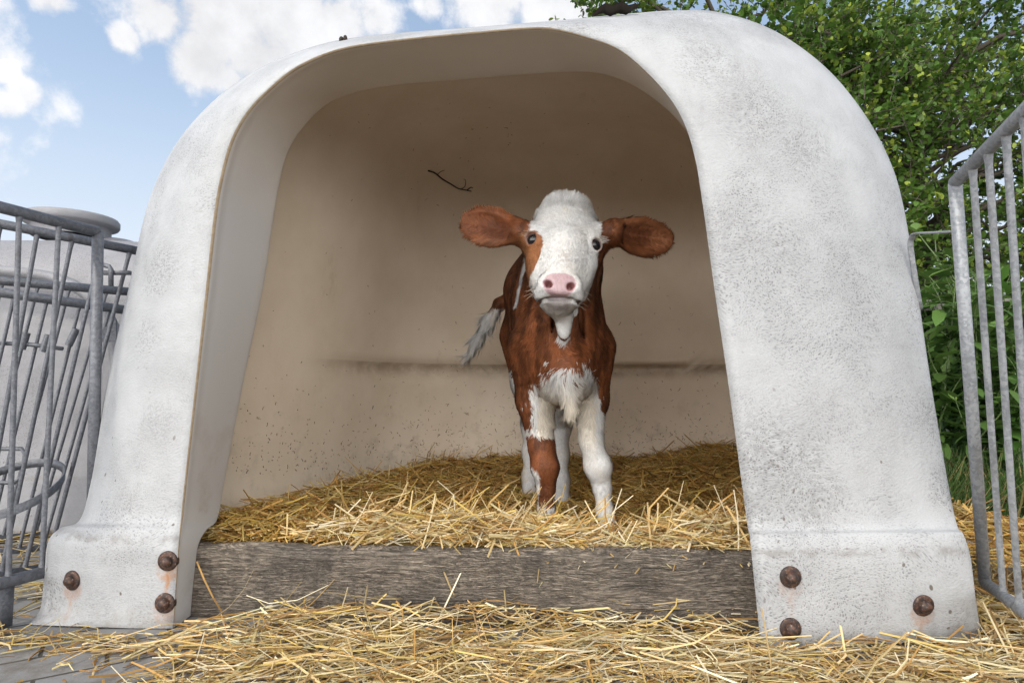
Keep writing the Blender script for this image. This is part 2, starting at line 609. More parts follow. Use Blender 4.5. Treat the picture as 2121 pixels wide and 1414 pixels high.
# ------------------------------------------------------------------ the calf hutch
AX = np.array((0.34, 0.94, 0.0))          # direction in which the hutch runs back
E_px = [(358, 1303), (362, 1240), (366, 1180), (369, 1135), (372, 1100), (375, 1070), (382, 1000), (404, 800), (427, 589), (441, 460), (453, 382),
        (475, 298), (508, 236), (555, 185), (615, 138), (704, 101), (826, 82), (998, 65), (1100, 57), (1150, 60), (1210, 75), (1280, 101), (1340, 150),
        (1390, 207), (1420, 262), (1440, 330), (1455, 420), (1480, 600), (1508, 790), (1535, 990), (1548, 1085), (1553, 1110), (1557, 1150), (1565, 1230), (1577, 1345)]
S_px = [(60, 1293), (84, 1258), (92, 1180), (100, 1120), (125, 1093), (165, 1076), (187, 1000), (220, 800), (268, 589), (298, 452), (322, 380),
        (362, 302), (415, 236), (480, 178), (560, 130), (680, 88), (810, 70), (990, 56), (1150, 43), (1290, 30), (1400, 22), (1490, 26), (1600, 62),
        (1705, 135), (1785, 228), (1842, 330), (1872, 430), (1900, 600), (1928, 790), (1962, 990), (1982, 1085), (1995, 1105), (2010, 1150), (2020, 1230), (2034, 1322)]
R_px = [(392, 1276), (396, 1225), (401, 1180), (408, 1130), (425, 1098), (448, 1075), (462, 1000), (500, 800), (542, 600), (562, 465), (575, 385),
        (594, 315), (628, 260), (675, 215), (735, 190), (810, 176), (900, 168), (1040, 157), (1130, 150), (1180, 148), (1230, 150), (1290, 166), (1345, 198),
        (1400, 245), (1440, 300), (1465, 360), (1485, 440), (1515, 610), (1545, 790), (1575, 990), (1590, 1085), (1595, 1110), (1600, 1150), (1605, 1230), (1612, 1330)]
nC = len(E_px)
PER = 14
yl, yr = ground(358, 1303)[1], ground(1577, 1345)[1]


def yfront(u):
    return yl + (u - 358) / (1577 - 358) * (yr - yl)


idx = np.arange(nC)
low = np.where((idx <= 3) | (idx >= 32), 1.0, np.where((idx == 4) | (idx == 31), .55, 0.0))
EY = np.array([yfront(e[0]) for e in E_px]) + 0.035 * (1 - low)
side = np.minimum(idx, nC - 1 - idx)
SYo = np.interp(side, [0, 1, 3, 5, 8, 14], [0.0, .05, .06, .13, .24, .30])
SYo[0] = 0.02
SY = np.array([yfront(e[0]) for e in S_px]) + SYo
SY[-1] = ground(*S_px[-1])[1]
SY[0] = ground(*S_px[0])[1]
RYo = np.interp(side, [0, 3, 4, 5, 6, 10], [.06, .07, .11, .17, .20, .24])
RY = np.array([yfront(e[0]) for e in E_px]) + RYo
Ec = catmull(np.column_stack([E_px, EY]), PER)
Scv = catmull(np.column_stack([S_px, SY]), PER)
Rc = catmull(np.column_stack([R_px, RY]), PER)
N = len(Ec)
AT = lambda A: np.array([at(*q) for q in A])


def ground_clip(P, z=0.002):
    P[:, 2] = np.maximum(P[:, 2], z)
    return P


# outside: opening edge -> silhouette -> back along the axis -> rounded rear
outer = []
for th in np.linspace(0, np.pi / 2, 22):
    w, g = math.sin(th), 1 - math.cos(th)
    q = np.column_stack([Ec[:, :2] * (1 - w) + Scv[:, :2] * w, Ec[:, 2] + (Scv[:, 2] - Ec[:, 2]) * g])
    outer.append(AT(q))
S3 = outer[-1].copy()
cx = (S3[0, 0] + S3[-1, 0]) / 2


def rear(ring, D, rr, nflat, inset=0.0, start=0.0):
    """rings that carry ring back by D with a rounded rear wall"""
    out = []
    c0 = np.array(((ring[0, 0] + ring[-1, 0]) / 2, ring[:, 1].mean(), 0.0))
    Yc = ring[:, 1].mean()
    for d in np.linspace(start, D - rr, 14)[1:]:
        f = (d / D)
        q = ring + AX * d
        q[:, 1] += (Yc - ring[:, 1]) * min(1, f * 1.4)
        out.append(q)
    base = ring.copy()
    base[:, 1] = Yc
    half = 0.85
    for th in np.linspace(0, np.pi / 2, 12)[1:]:
        d = D - rr + rr * math.sin(th)
        k = 1 - rr / half * (1 - math.cos(th))
        q = c0 + (base - c0) * np.array((k, 1, 1 - (rr / 1.25) * (1 - math.cos(th)))) + AX * d
        out.append(q)
    kl, zl = 1 - rr / half, 1 - rr / 1.25
    for s_ in np.linspace(1, 0.02, nflat)[1:]:
        out.append(c0 + (base - c0) * np.array((kl * s_, 1, zl * s_)) + AX * D)
    return out


outer += rear(S3, 1.55, .40, 6)
# inside: edge thickness -> reveal -> rolled ridge -> side walls along the axis -> rear wall
thick = []
for k, w in enumerate((0.06,)):
    q = np.column_stack([Ec[:, :2] * (1 - w) + Rc[:, :2] * w, Ec[:, 2] + .004])
    thick.append(AT(q))
inner = [thick[-1]]
for w in np.linspace(0.12, 1, 9):
    q = np.column_stack([Ec[:, :2] * (1 - w) + Rc[:, :2] * w, Ec[:, 2] + .004 + (Rc[:, 2] - Ec[:, 2] - .004) * w ** 1.15])
    inner.append(AT(q))
R3 = inner[-1].copy()
cen = np.array((0.0, 0, .45))
nrm = R3 - np.array(((R3[0, 0] + R3[-1, 0]) / 2, 0, .42))
nrm[:, 1] = 0
nrm[:, 2] = np.maximum(nrm[:, 2], 0)
nrm[:, 2] *= sstep(nrm[:, 2], 0, .5)
nrm /= np.linalg.norm(nrm, axis=1)[:, None]
for d, o in ((.006, .002), (.012, .007), (.016, .014), (.020, .026), (.026, .044), (.034, .075), (.045, .11), (.065, .135), (.10, .15)):
    inner.append(R3 + AX * d + nrm * o)
last = R3 + nrm * .152
inner += rear(last, 1.22, .38, 110, start=.10)
outer = [ground_clip(o) for o in outer]
inner = [ground_clip(o) for o in inner]
# moulded ledge across the rear wall: the lower panel lies further back
for q in inner[14:]:
    on = sstep(q[:, 1], 1.86, 2.25)
    f = np.exp(-((q[:, 2] - .560) / .020) ** 2)
    q[:, 1] += on * (.026 * f + .030 * sstep(q[:, 2], .586, .575))
nO, nI = len(outer), len(inner)
VV = np.vstack(outer + inner)
fo = grid_faces(nO, N, 0, True)
fi = grid_faces(nI, N, nO * N, False)
j = np.arange(N - 1)
fe = np.stack([j, j + 1, nO * N + j + 1, nO * N + j], -1)
mi = np.concatenate([np.zeros(len(fo)), np.ones(len(fi)), np.full(len(fe), 2)])
allF = np.vstack([fo, fi, fe])
bvh = BVHTree.FromPolygons([tuple(v) for v in VV], [tuple(int(x) for x in f) for f in allF])


def hit(u, v):
    loc, nor, i, d = bvh.ray_cast(CAM, Vector(ray(u, v)).normalized())
    if nor.dot(Vector(ray(u, v))) > 0:
        nor = -nor
    return np.array(loc), np.array(nor)


bolt_px = [(150, 1201), (348, 1161), (342, 1248), (1637, 1194), (1637, 1301), (1912, 1253)]
bolts = [hit(u, v) for u, v in bolt_px]
stv = [.6, .95, .55, .3, .15, .6]
M_shell = mat_shell("weathered_white_shell", (.43, .44, .458), 1.0,
                    [(q - np.array((0, 0, .018)), .085, .010, s_) for (q, n_), s_ in zip(bolts, stv)],
                    [(hit(u, v)[0], rad, st_) for u, v, rad, st_ in ((1600, 960, .15, 1.0), (1680, 1030, .10, .8), (1560, 1060, .08, .9), (1350, 265, .12, .55), (1480, 130, .10, .5),
                                                                     (1570, 230, .14, .75), (1660, 310, .10, .8), (1510, 480, .13, .6), (1600, 520, .12, .5), (1930, 860, .08, .9), (1960, 1010, .06, .9),
                                                                     (1900, 640, .07, .7), (1850, 400, .07, .5), (1400, 30, .16, .7), (1180, 48, .10, .8), (800, 78, .12, .6), (330, 560, .09, .8), (300, 700, .07, .5),
                                                                     (410, 330, .07, .5), (250, 1085, .07, .7), (1650, 1130, .07, .7), (1600, 1230, .06, .7), (1990, 1290, .05, .7), (110, 1230, .05, .7))])
hutch = empty("calf_hutch", (0.0, 1.3, 0.0))
tag(hutch, "big white weathered calf hutch with a wide rounded opening and rusty bolts in its feet", "calf hutch")
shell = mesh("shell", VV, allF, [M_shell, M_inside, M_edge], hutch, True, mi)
for (q, n_) in bolts:
    m_ = MB()
    m_.lathe(q, n_, [(.0001, .0165), (.004, .0162), (.008, .0145), (.0105, .011), (.0118, .007), (.0122, .002), (.0122, -.002)], 20)
    bo = m_.build("bolt", M_rust, hutch)
    w = MB()
    w.lathe(q, n_, [(.011, .0042), (.0185, .0040), (.0200, .0030), (.0206, .0010), (.0206, -.006)], 28)
    wo_ = w.build("washer", M_rust, None)
    wo_.parent = bo
    wo_.data.transform(Matrix.Translation(-Vector(hutch.location)))

# the old plank that closes the bottom of the opening
bl = at(384, 1130, yfront(384) + .075)
br = at(1600, 1148, yfront(1600) + .075)
n_b, n_h = 160, 16
tt = np.linspace(0, 1, n_b)
prof = [(0, -.0), (0, .03), (0, .06), (0, .09), (0, .12), (.0, .138), (.003, .1455), (.008, .149), (.02, .1500), (.035, .1495), (.047, .148), (.05, .143), (.05, .08), (.05, 0)]
top_z = np.linspace(bl[2], br[2], n_b)
BV = []
for k, (dy, zz) in enumerate(prof):
    P3 = np.column_stack([np.linspace(bl[0], br[0], n_b), np.linspace(bl[1], br[1], n_b) + dy, zz / .15 * top_z])
    nz = fbm(P3 * np.array((1, 1, 4.0)), 14, 3) - .5
    P3[:, 1] += nz * .006
    P3[:, 2] += (fbm(P3 * np.array((1, .2, 0)), 9, 3) - .5) * (.012 if zz > .1 else .002)
    BV.append(P3)
BV = np.vstack(BV)
bf = grid_faces(len(prof), n_b, 0, True)
board = mesh("threshold_board", BV, bf, M_board, hutch, True)
tag(board, "weathered grey oak plank with dark cracked grain across the opening")

# ------------------------------------------------------------------ straw
STRAW_FRESH = np.array([(.66, .50, .26), (.70, .60, .38), (.56, .38, .15), (.62, .53, .28), (.48, .28, .09), (.74, .66, .48), (.58, .43, .14), (.34, .21, .09), (.60, .47, .24)])
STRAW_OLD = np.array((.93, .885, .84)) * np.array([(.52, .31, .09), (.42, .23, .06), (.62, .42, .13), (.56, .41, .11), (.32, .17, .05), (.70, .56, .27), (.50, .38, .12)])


def straw_mesh(C, yaw, pitch, L, Wd, col, curl, seed=0):
    """C n x 3 mid points; returns arrays for flat bent stalks with 4 cross sections"""
    g = np.random.default_rng(seed)
    n = len(C)
    ts = np.array((-.5, -.18, .16, .5))
    d = np.column_stack([np.cos(yaw) * np.cos(pitch), np.sin(yaw) * np.cos(pitch), np.sin(pitch)])
    sd = np.column_stack([-np.sin(yaw), np.cos(yaw), np.zeros(n)])
    up = np.cross(d, sd)
    roll = g.uniform(-1.2, 1.2, n)[:, None]
    s2 = sd * np.cos(roll) + up * np.sin(roll)
    u2 = np.cross(d, s2)
    P = C[:, None] + d[:, None] * (ts[None, :, None] * L[:, None, None])
    bend = g.normal(0, 1, (n, 2)) * curl[:, None] * L[:, None]
    w = (ts ** 2 * 4)
    P = P + sd[:, None] * (w[None, :, None] * bend[:, :1, None]) + up[:, None] * (w[None, :, None] * (bend[:, 1:, None] * .6 - .02 * L[:, None, None]))
    kink = g.random(n) < .22
    P[kink, 3] += (sd[kink] * g.normal(0, .22, (kink.sum(), 1)) + up[kink] * g.normal(0, .12, (kink.sum(), 1))) * L[kink, None]
    wid = Wd[:, None] * np.array((1, 1, .95, .8))[None]
    V = []
    for a, c_ in ((1, 1), (-1, 1), (-1, -1), (1, -1)):
        V.append(P + s2[:, None] * (a * wid[..., None] * .5) + u2[:, None] * (c_ * wid[..., None] * .20))
    V = np.stack(V, 2).reshape(-1, 3)
    base = (np.arange(n) * 16)[:, None]
    Q = []
    for k in range(3):
        for c_ in range(4):
            e = (c_ + 1) % 4
            Q.append(np.stack([k * 4 + c_, k * 4 + e, (k + 1) * 4 + e, (k + 1) * 4 + c_]))
    Q.append(np.array((3, 2, 1, 0)))
    Q.append(np.array((12, 13, 14, 15)))
    Q = np.array(Q)
    Fq = (base[:, :, None] + Q[None]).reshape(-1, 4)
    Cc = np.repeat(np.column_stack([col, np.ones(n)]), 16, axis=0)
    return V, Fq, Cc


def pick(pal, n, g, var=.18):
    c = pal[g.integers(0, len(pal), n)] * g.uniform(1 - var, 1 + var, (n, 1))
    return np.clip(c, 0, .9)


WALL0 = np.array((-.70, 1.50))


def board_back(X):
    return bl[1] + .045 + (np.asarray(X) - bl[0]) / (br[0] - bl[0]) * (br[1] - bl[1])


def zin(X, Y):
    """surface of the bedding inside the hutch"""
    X, Y = np.asarray(X, float), np.asarray(Y, float)
    dl = (X - (WALL0[0] + (Y - WALL0[1]) * .362)) * .94
    el = np.exp(-np.clip(dl, 0, 9) ** 2 / .22 ** 2)
    eb = np.exp(-(np.clip(2.58 - Y, 0, 9)) ** 2 / .30 ** 2)
    P3 = np.stack([X, Y, np.zeros_like(X)], -1)
    z = .118 + .065 * np.maximum(el, eb) + .035 * (fbm(P3, 5.0, 3) - .5) + .05 * np.exp(-((X - .95) / .3) ** 2) * sstep(Y, 1.6, 2.1)
    fr = np.exp(-((Y - 1.46) / .10) ** 2) * .05 * (1 - np.exp(-((X - .27) / .09) ** 2) * .75) * sstep(X, -.6, -.3)
    z = z + fr
    z = np.minimum(z, .138 + (fbm(P3, 16, 2) - .5) * .02 + fr * .35 + .75 * np.clip(Y - board_back(X) - .02, 0, 9))
    return z


def in_hutch(X, Y):
    return (X > WALL0[0] + (Y - WALL0[1]) * .362 - .07 * sstep(Y, 1.62, 1.50)) & (Y < 2.66) & (Y > board_back(X)) & (X < 1.32)


# base surface below the stalks
gx, gy = np.linspace(-.80, 1.40, 150), np.linspace(0, 1, 110)
GX, GY = np.meshgrid(gx, gy, indexing="ij")
GY = board_back(GX) + (2.72 - board_back(GX)) * GY
ZB = zin(GX, GY) - .012
ZB = ZB + (rng.random(ZB.shape) - .5) * .012
wl = WALL0[0] + (GY - WALL0[1]) * .362 - .02
GXc = np.maximum(GX, wl)
GXc = np.minimum(GXc, wl + 1.50)
bv = np.stack([GXc, GY, ZB], -1).reshape(-1, 3)
bfq = grid_faces(150, 110, 0, True)
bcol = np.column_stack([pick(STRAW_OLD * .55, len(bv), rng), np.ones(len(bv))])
vs, fs, cs = [bv], [bfq], [bcol]
off = len(bv)


def add_st(V, Fq, Cc):
    global off
    vs.append(V)
    fs.append(Fq + off)
    cs.append(Cc)
    off += len(V)


g = np.random.default_rng(11)
n = 19000
X = g.uniform(-.75, 1.35, n)
Y = board_back(X) + .03 + (2.63 - board_back(X)) * g.random(n) ** 1.15
k = in_hutch(X, Y)
X, Y = X[k], Y[k]
n = len(X)
L = g.uniform(.025, .12, n) * np.where(g.random(n) < .15, 1.7, 1)
L = np.where(Y < board_back(X) + .05, np.minimum(L, .06), L)
lift = g.random(n) ** 1.5 * .024
pit = g.normal(0, .22, n)
up_ = g.random(n) < .04
pit[up_] = g.uniform(.4, 1.0, up_.sum())
xe = g.uniform(-.76, .75, 2200)
ye = board_back(xe) + g.uniform(.012, .16, 2200)
k = in_hutch(xe, ye)
X, Y = np.concatenate([X, xe[k]]), np.concatenate([Y, ye[k]])
n2_ = int(k.sum())
L = np.concatenate([L, g.uniform(.02, .07, n2_)])
lift = np.concatenate([lift, g.random(n2_) * .016])
pit = np.concatenate([pit, g.normal(0, .15, n2_)])
n += n2_
C = np.column_stack([X, Y, zin(X, Y) + lift + np.abs(np.sin(pit)) * L * .22 - .004])
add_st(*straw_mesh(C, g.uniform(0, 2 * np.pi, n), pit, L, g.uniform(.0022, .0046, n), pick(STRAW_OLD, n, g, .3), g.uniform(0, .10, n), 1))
# fresh bright straw just behind the plank
n = 3000
X = g.uniform(-.50, .74, n)
Y = board_back(X) + np.abs(g.normal(0, .13, n))
k = g.random(n) < sstep(X, -.55, -.15) * sstep(Y, 1.85, 1.5)
X, Y = X[k], Y[k]
n = len(X)
L = g.uniform(.05, .17, n)
pit = g.normal(0, .20, n)
up_ = g.random(n) < .07
pit[up_] = g.uniform(.5, 1.2, up_.sum())
C = np.column_stack([X, np.maximum(Y, board_back(X) + .01), zin(X, Y) + g.random(n) * .022 + np.abs(np.sin(pit)) * L * .3])
yaw = g.uniform(0, 2 * np.pi, n)
yaw = np.where(g.random(n) < .5, g.normal(0, .45, n), yaw)
add_st(*straw_mesh(C, yaw, pit, L, g.uniform(.0018, .0048, n), pick(STRAW_FRESH, n, g), g.uniform(0, .15, n), 2))
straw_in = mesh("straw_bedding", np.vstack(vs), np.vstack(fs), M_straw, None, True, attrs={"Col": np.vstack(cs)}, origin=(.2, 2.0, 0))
straw_in.data.polygons.foreach_set("use_smooth", np.zeros(len(straw_in.data.polygons), bool))
tag(straw_in, "deep bed of old golden straw inside the hutch under the calf", "straw", kind="stuff")

# loose straw on the ground in front and on the right
vs, fs, cs, off = [], [], [], 0
g = np.random.default_rng(21)
n = 19000
X = g.uniform(-1.35, 1.75, n)
Y = g.uniform(.72, 1.62, n)
P3 = np.stack([X, Y, np.zeros(n)], -1)


def cover(X, Y):
    """how thickly the straw lies in front of the hutch"""
    P3 = np.stack([X, Y, np.zeros_like(X)], -1)
    c = sstep(X, -.72, -.42) * .95
    nz = fbm(P3 * np.array((1, 1.6, 1)), 5.5, 3)
    c = c * sstep(nz, .10, .36)
    lf = sstep(nz, .50, .60) * .42 * sstep(Y, .9, 1.1)
    c = np.maximum(c, lf)
    c = c * (1 - sstep(X, 1.2, 1.7) * .4)
    return c


fy = np.interp(X, (ground(60, 1293)[0], ground(358, 1303)[0], ground(400, 1280)[0], ground(1560, 1280)[0], ground(1577, 1345)[0], ground(2034, 1322)[0], ground(2040, 1322)[0], 2),
               (1.30, 1.275, 1.35, 1.35, 1.195, 1.235, 1.6, 1.9))
fyl = np.where(X < ground(60, 1293)[0], 1.7, fy)
k = (g.random(n) < cover(X, Y)) & (Y < fyl - .005)
X, Y = X[k], Y[k]
n = len(X)


def zout(X, Y):
    P3 = np.stack([X, Y, np.zeros_like(X)], -1)
    return cover(X, Y) * (.012 + .020 * fbm(P3, 7, 2)) + .022 * np.exp(-((Y - 1.33) / .05) ** 2) * sstep(X, -.7, -.5) * (1 - sstep(X, .5, .6))


L = g.uniform(.05, .19, n) * np.where(g.random(n) < .5, .32, 1)
pit = g.normal(0, .08, n)
up_ = (g.random(n) < .014)
pit[up_] = g.uniform(.3, 1.1, up_.sum())
C = np.column_stack([X, Y, .004 + zout(X, Y) * g.random(n) ** .6 + np.abs(np.sin(pit)) * L * .42])
yaw = np.where(g.random(n) < .50, g.normal(.05, .50, n), g.uniform(0, 2 * np.pi, n))
add_st(*straw_mesh(C, yaw, pit, L, g.uniform(.0011, .0037, n), pick(STRAW_FRESH, n, g, .38), np.where(g.random(n) < .15, .35, g.uniform(0, .16, n)), 3))
# trodden chaff and dust under it
n = 9000
X = g.uniform(-1.2, 1.7, n)
Y = g.uniform(.80, 1.5, n)
fy2 = np.interp(X, (ground(60, 1293)[0], ground(358, 1303)[0], ground(400, 1280)[0], ground(1560, 1280)[0], ground(1577, 1345)[0], ground(2034, 1322)[0], ground(2040, 1322)[0], 2), (1.30, 1.275, 1.35, 1.35, 1.195, 1.235, 1.6, 1.9))
k = (g.random(n) < np.clip(cover(X, Y) * 1.2 + .05, 0, 1)) & (Y < np.where(X < ground(60, 1293)[0], 1.7, fy2))
X, Y = X[k], Y[k]
n = len(X)
C = np.column_stack([X, Y, .0025 + g.random(n) * .005])
add_st(*straw_mesh(C, g.uniform(0, 6.28, n), g.normal(0, .05, n), g.uniform(.008, .05, n), g.uniform(.001, .0045, n), pick(STRAW_OLD * .8, n, g, .4), g.uniform(0, .2, n), 4))
# stalks leaning against the plank, some hanging over its top edge
lean = [((905, 1290), (955, 1185)), ((1010, 1140), (1110, 1300)), ((1270, 1140), (1290, 1290)), ((405, 1165), (460, 1275)), ((1500, 1140), (1475, 1245)),
        ((1175, 1300), (1235, 1250)), ((880, 1290), (900, 1235)), ((1100, 1290), (1120, 1170)), ((1340, 1275), (1400, 1185)), ((700, 1285), (722, 1215)),
        ((1060, 1280), (1210, 1235)), ((1380, 1290), (1500, 1250)), ((950, 1260), (905, 1150)), ((1205, 1300), (1400, 1262)), ((760, 1270), (800, 1228)),
        ((1040, 1300), (1130, 1210)), ((560, 1290), (640, 1245)), ((1050, 1290), (1045, 1220)), ((480, 1280), (600, 1252))]
for (a, c_) in lean:
    A = at(a[0], a[1], 1.335 if a[1] > 1150 else 1.352)
    B = at(c_[0], c_[1], 1.340 if c_[1] > 1150 else 1.352)
    d = B - A
    l_ = np.linalg.norm(d)
    add_st(*straw_mesh(((A + B) / 2)[None], np.array([math.atan2(d[1], d[0])]), np.array([math.asin(d[2] / l_)]), np.array([l_]), np.array([.0030]),
                       pick(STRAW_FRESH, 1, g), np.array([.10]), int(a[0])))
# tufts beside the right foot and in front of the feet
n = 380
X = g.uniform(.93, 1.45, n)
Y = g.uniform(1.12, 1.75, n)
L = g.uniform(.06, .22, n)
pit = np.abs(g.normal(.10, .22, n))
X = np.where((X < 1.0) & (Y < 1.24), X + .12, X)
C = np.column_stack([X, Y, .012 + g.random(n) * .03 + np.sin(pit) * L * .45])
add_st(*straw_mesh(C, g.uniform(0, 2 * np.pi, n), pit, L, g.uniform(.0025, .005, n), pick(STRAW_FRESH * .9, n, g), g.uniform(0, .1, n), 5))
# thin scatter further back on both sides
n = 1500
X = np.concatenate([g.uniform(1.15, 2.2, 900), g.uniform(-2.2, -1.02, 600)])
Y = np.concatenate([g.uniform(1.3, 2.0, 900), g.uniform(1.25, 2.2, 600)])
L = g.uniform(.04, .18, n)
C = np.column_stack([X, Y, .006 + g.random(n) * .012])
add_st(*straw_mesh(C, g.uniform(0, 2 * np.pi, n), g.normal(0, .08, n), L, g.uniform(.002, .0045, n), pick(STRAW_FRESH * .75, n, g), g.uniform(0, .08, n), 6))
straw_out = mesh("loose_straw", np.vstack(vs), np.vstack(fs), M_straw, None, False, attrs={"Col": np.vstack(cs)}, origin=(0, 1.1, 0))
tag(straw_out, "pale loose straw scattered over the paving in front of the hutch", "straw", kind="stuff")

# chaff stuck to the inside of the hutch
vs, fs, cs, off = [], [], [], 0
g = np.random.default_rng(31)
cnt = 0
pts = []
for k in range(1900):
    if g.random() < .86:
        u = g.uniform(480, 1530)
        v = 985 - abs(g.normal(0, 85))
        if v < 640 and g.random() < .7:
            continue
    else:
        u, v = g.uniform(470, 1480), g.uniform(190, 960)
    q, n_ = hit(u, v)
    if q[1] < 1.6 or q[2] < zin(q[0], q[1]) - .01:
        continue
    if u < 850 and g.random() < .55:
        continue
    l_ = (q[1] / 2.75) ** 1.6 * g.uniform(.003, .013) * (1.8 if g.random() < .12 else 1)
    a = np.cross(n_, (0, 0, 1.0))
    a /= np.linalg.norm(a)
    bq = np.cross(n_, a)
    th = g.uniform(0, np.pi)
    d = a * math.cos(th) + bq * math.sin(th)
    s_ = np.cross(n_, d)
    wd = g.uniform(.0003, .0012) * (q[1] / 2.75)
    q = q + n_ * .0015
    m0_ = q + s_ * g.normal(0, .15) * l_
    V = np.array([q - d * l_ / 2 - s_ * wd, q - d * l_ / 2 + s_ * wd, m0_ + s_ * wd, m0_ - s_ * wd, q + d * l_ / 2 + s_ * wd * .6, q + d * l_ / 2 - s_ * wd * .6])
    V2 = np.vstack([V, V + n_ * .001])
    Q = np.array([(0, 1, 2, 3), (3, 2, 4, 5), (6, 9, 8, 7), (9, 11, 10, 8), (0, 3, 9, 6), (3, 5, 11, 9), (1, 7, 8, 2), (2, 8, 10, 4), (0, 6, 7, 1), (5, 4, 10, 11)])
    c_ = np.array([(.30, .19, .09), (.20, .12, .06), (.38, .26, .13), (.10, .065, .04)][g.integers(0, 4)]) * g.uniform(.7, 1.3)
    add_st(V2, Q, np.repeat([[*c_, 1]], 12, axis=0))
chaff = mesh("straw_chaff", np.vstack(vs), np.vstack(fs), M_straw, None, False, attrs={"Col": np.vstack(cs)}, origin=(.3, 2.5, .3))
tag(chaff, "tiny brown flecks of chaff and dirt stuck to the inner wall of the hutch", "chaff", kind="stuff")

# dark twig clinging to the rear wall
M_twig, t, p = material("dark_twig")
t.put(p.inputs["Base Color"], (.03, .022, .016))
p.inputs["Roughness"].default_value = .9
m_ = MB()


def wall_path(px, rad):
    P = []
    for u, v in px:
        q, n_ = hit(u, v)
        P.append(q + n_ * .003)
    m_.tube(catmull(P, 4), np.linspace(rad, rad * .5, (len(P) - 1) * 4 + 1), 6)


wall_path([(886, 353), (900, 358), (915, 370), (935, 382), (948, 390), (962, 393), (976, 396)], .0032)
wall_path([(905, 361), (912, 355), (920, 352)], .0016)
wall_path([(953, 392), (962, 386), (964, 374), (960, 370)], .0016)
wall_path([(966, 394), (974, 388), (979, 389)], .0025)
tw = m_.build("twig", M_twig, None, origin=hit(930, 378)[0])
tag(tw, "thin dark forked twig stuck high on the inner rear wall", "twig")
# dark scraps lying on the roof edge
for (u, v, sz, lb) in ((706, 82, .006, "tiny black lump of dirt on the left shoulder of the hutch roof"), (1275, 31, .030, "dark dry leaf scrap lying on top of the hutch roof")):
    q, n_ = hit(u, v + 3)
    m_ = MB()
    if sz < .01:
        m_.lathe(q, (0.2, 0, 1), [(.001, .011), (.004, .009), (.0055, .004), (.004, -.001)], 10)
        m_.lathe(q + np.array((.011, 0, .002)), (-.1, .1, 1), [(.001, .013), (.004, .010), (.005, .004), (.004, -.001)], 10)
        o = m_.build("dirt_lump", M_twig, None, origin=q)
        tag(o, lb, "dirt")
    else:
        xs = np.linspace(-1, 1, 13)
        P = []
        for a in xs:
            wv = (1 - a * a) ** .6
            for c_ in (-1, -.4, .4, 1):
                P.append(q + np.array((a * .055, c_ * .022 * wv, .006 + .012 * abs(c_) * wv + .014 * max(0, a) ** 2 + .004 * math.sin(a * 9))))
        P = np.array(P)
        P2 = P - np.array((0, 0, .0015))
        m_.add(np.vstack([P, P2]), np.vstack([grid_faces(13, 4), grid_faces(13, 4, 52, True)]))
        o = m_.build("dry_leaf", M_twig, None, origin=q)
        tag(o, lb, "leaf")

# ------------------------------------------------------------------ ground
M_pave, t, p = material("paving_blocks")
P_ = pos(t)
rot = t.n("ShaderNodeMapping")
t.put(rot.inputs["Vector"], P_)
rot.inputs["Rotation"].default_value = (0, 0, R(-32))
br_ = t.n("ShaderNodeTexBrick", i_Vector=rot.outputs[0], i_Scale=1.0)
br_.inputs["Color1"].default_value = (.20, .20, .205, 1)
br_.inputs["Color2"].default_value = (.24, .235, .23, 1)
br_.inputs["Mortar"].default_value = (.045, .04, .034, 1)
br_.inputs["Mortar Size"].default_value = .004
br_.inputs["Mortar Smooth"].default_value = .3
br_.inputs["Brick Width"].default_value = .21
br_.inputs["Row Height"].default_value = .105
dirt = t.ramp(t.noise(P_, 9, 6, .7), .46, .66)
c = t.mix(t.math("MULTIPLY", dirt, .7), br_.outputs["Color"], (.105, .085, .062))
c = t.mix(t.ramp(t.noise(P_, 300, 3), .55, .75, 0, .5), c, (.28, .27, .26))
t.put(p.inputs["Base Color"], c)
p.inputs["Roughness"].default_value = .85
hb = t.math("ADD", t.math("MULTIPLY", br_.outputs["Fac"], -1.0), t.math("MULTIPLY", t.noise(P_, 240, 3), .35))
t.put(p.inputs["Normal"], t.bump(hb, .6, .004))

M_soil, t, p = material("soil")
P_ = pos(t)
c = t.mix(t.noise(P_, 3, 8, .7), (.035, .028, .02), (.13, .105, .075))
gm = t.ramp(t.math("ADD", t.n("ShaderNodeSeparateXYZ", i_0=P_).outputs[1], t.math("MULTIPLY", t.noise(P_, 1.5, 3), .6)), 2.7, 3.4)
c = t.mix(gm, c, t.mix(t.noise(P_, 7, 5), (.03, .045, .012), (.075, .10, .03)))
t.put(p.inputs["Base Color"], c)
p.inputs["Roughness"].default_value = .95
t.put(p.inputs["Normal"], t.bump(t.noise(P_, 24, 6, .7), .8, .03))

gxs = np.unique(np.concatenate([np.linspace(-400, -6, 12), np.linspace(-6, 8, 60), np.linspace(8, 400, 12)]))
gys = np.unique(np.concatenate([np.linspace(-60, -3, 6), np.linspace(-3, 10, 56), np.linspace(10, 900, 14)]))
GX, GY = np.meshgrid(gxs, gys, indexing="ij")
gz = -.010 + .03 * sstep(GY, 2.6, 3.6) * (fbm(np.stack([GX, GY, 0 * GX], -1) % 30, 1.1, 3)) - .0
gnd = mesh("ground", np.stack([GX, GY, gz], -1).reshape(-1, 3), grid_faces(len(gxs), len(gys), 0, True), M_soil, None, True)
tag(gnd, kind="structure")
pv = MB()
pxs, pys = np.linspace(-5, 1.75, 28), np.linspace(-2.5, 2.45, 26)
GX, GY = np.meshgrid(pxs, pys, indexing="ij")
pave = mesh("paving", np.stack([GX, GY, 0 * GX], -1).reshape(-1, 3), grid_faces(28, 26, 0, True), M_pave, None, True)
tag(pave, kind="structure")

# ------------------------------------------------------------------ the calf
Hs = 0.0035                        # grid step


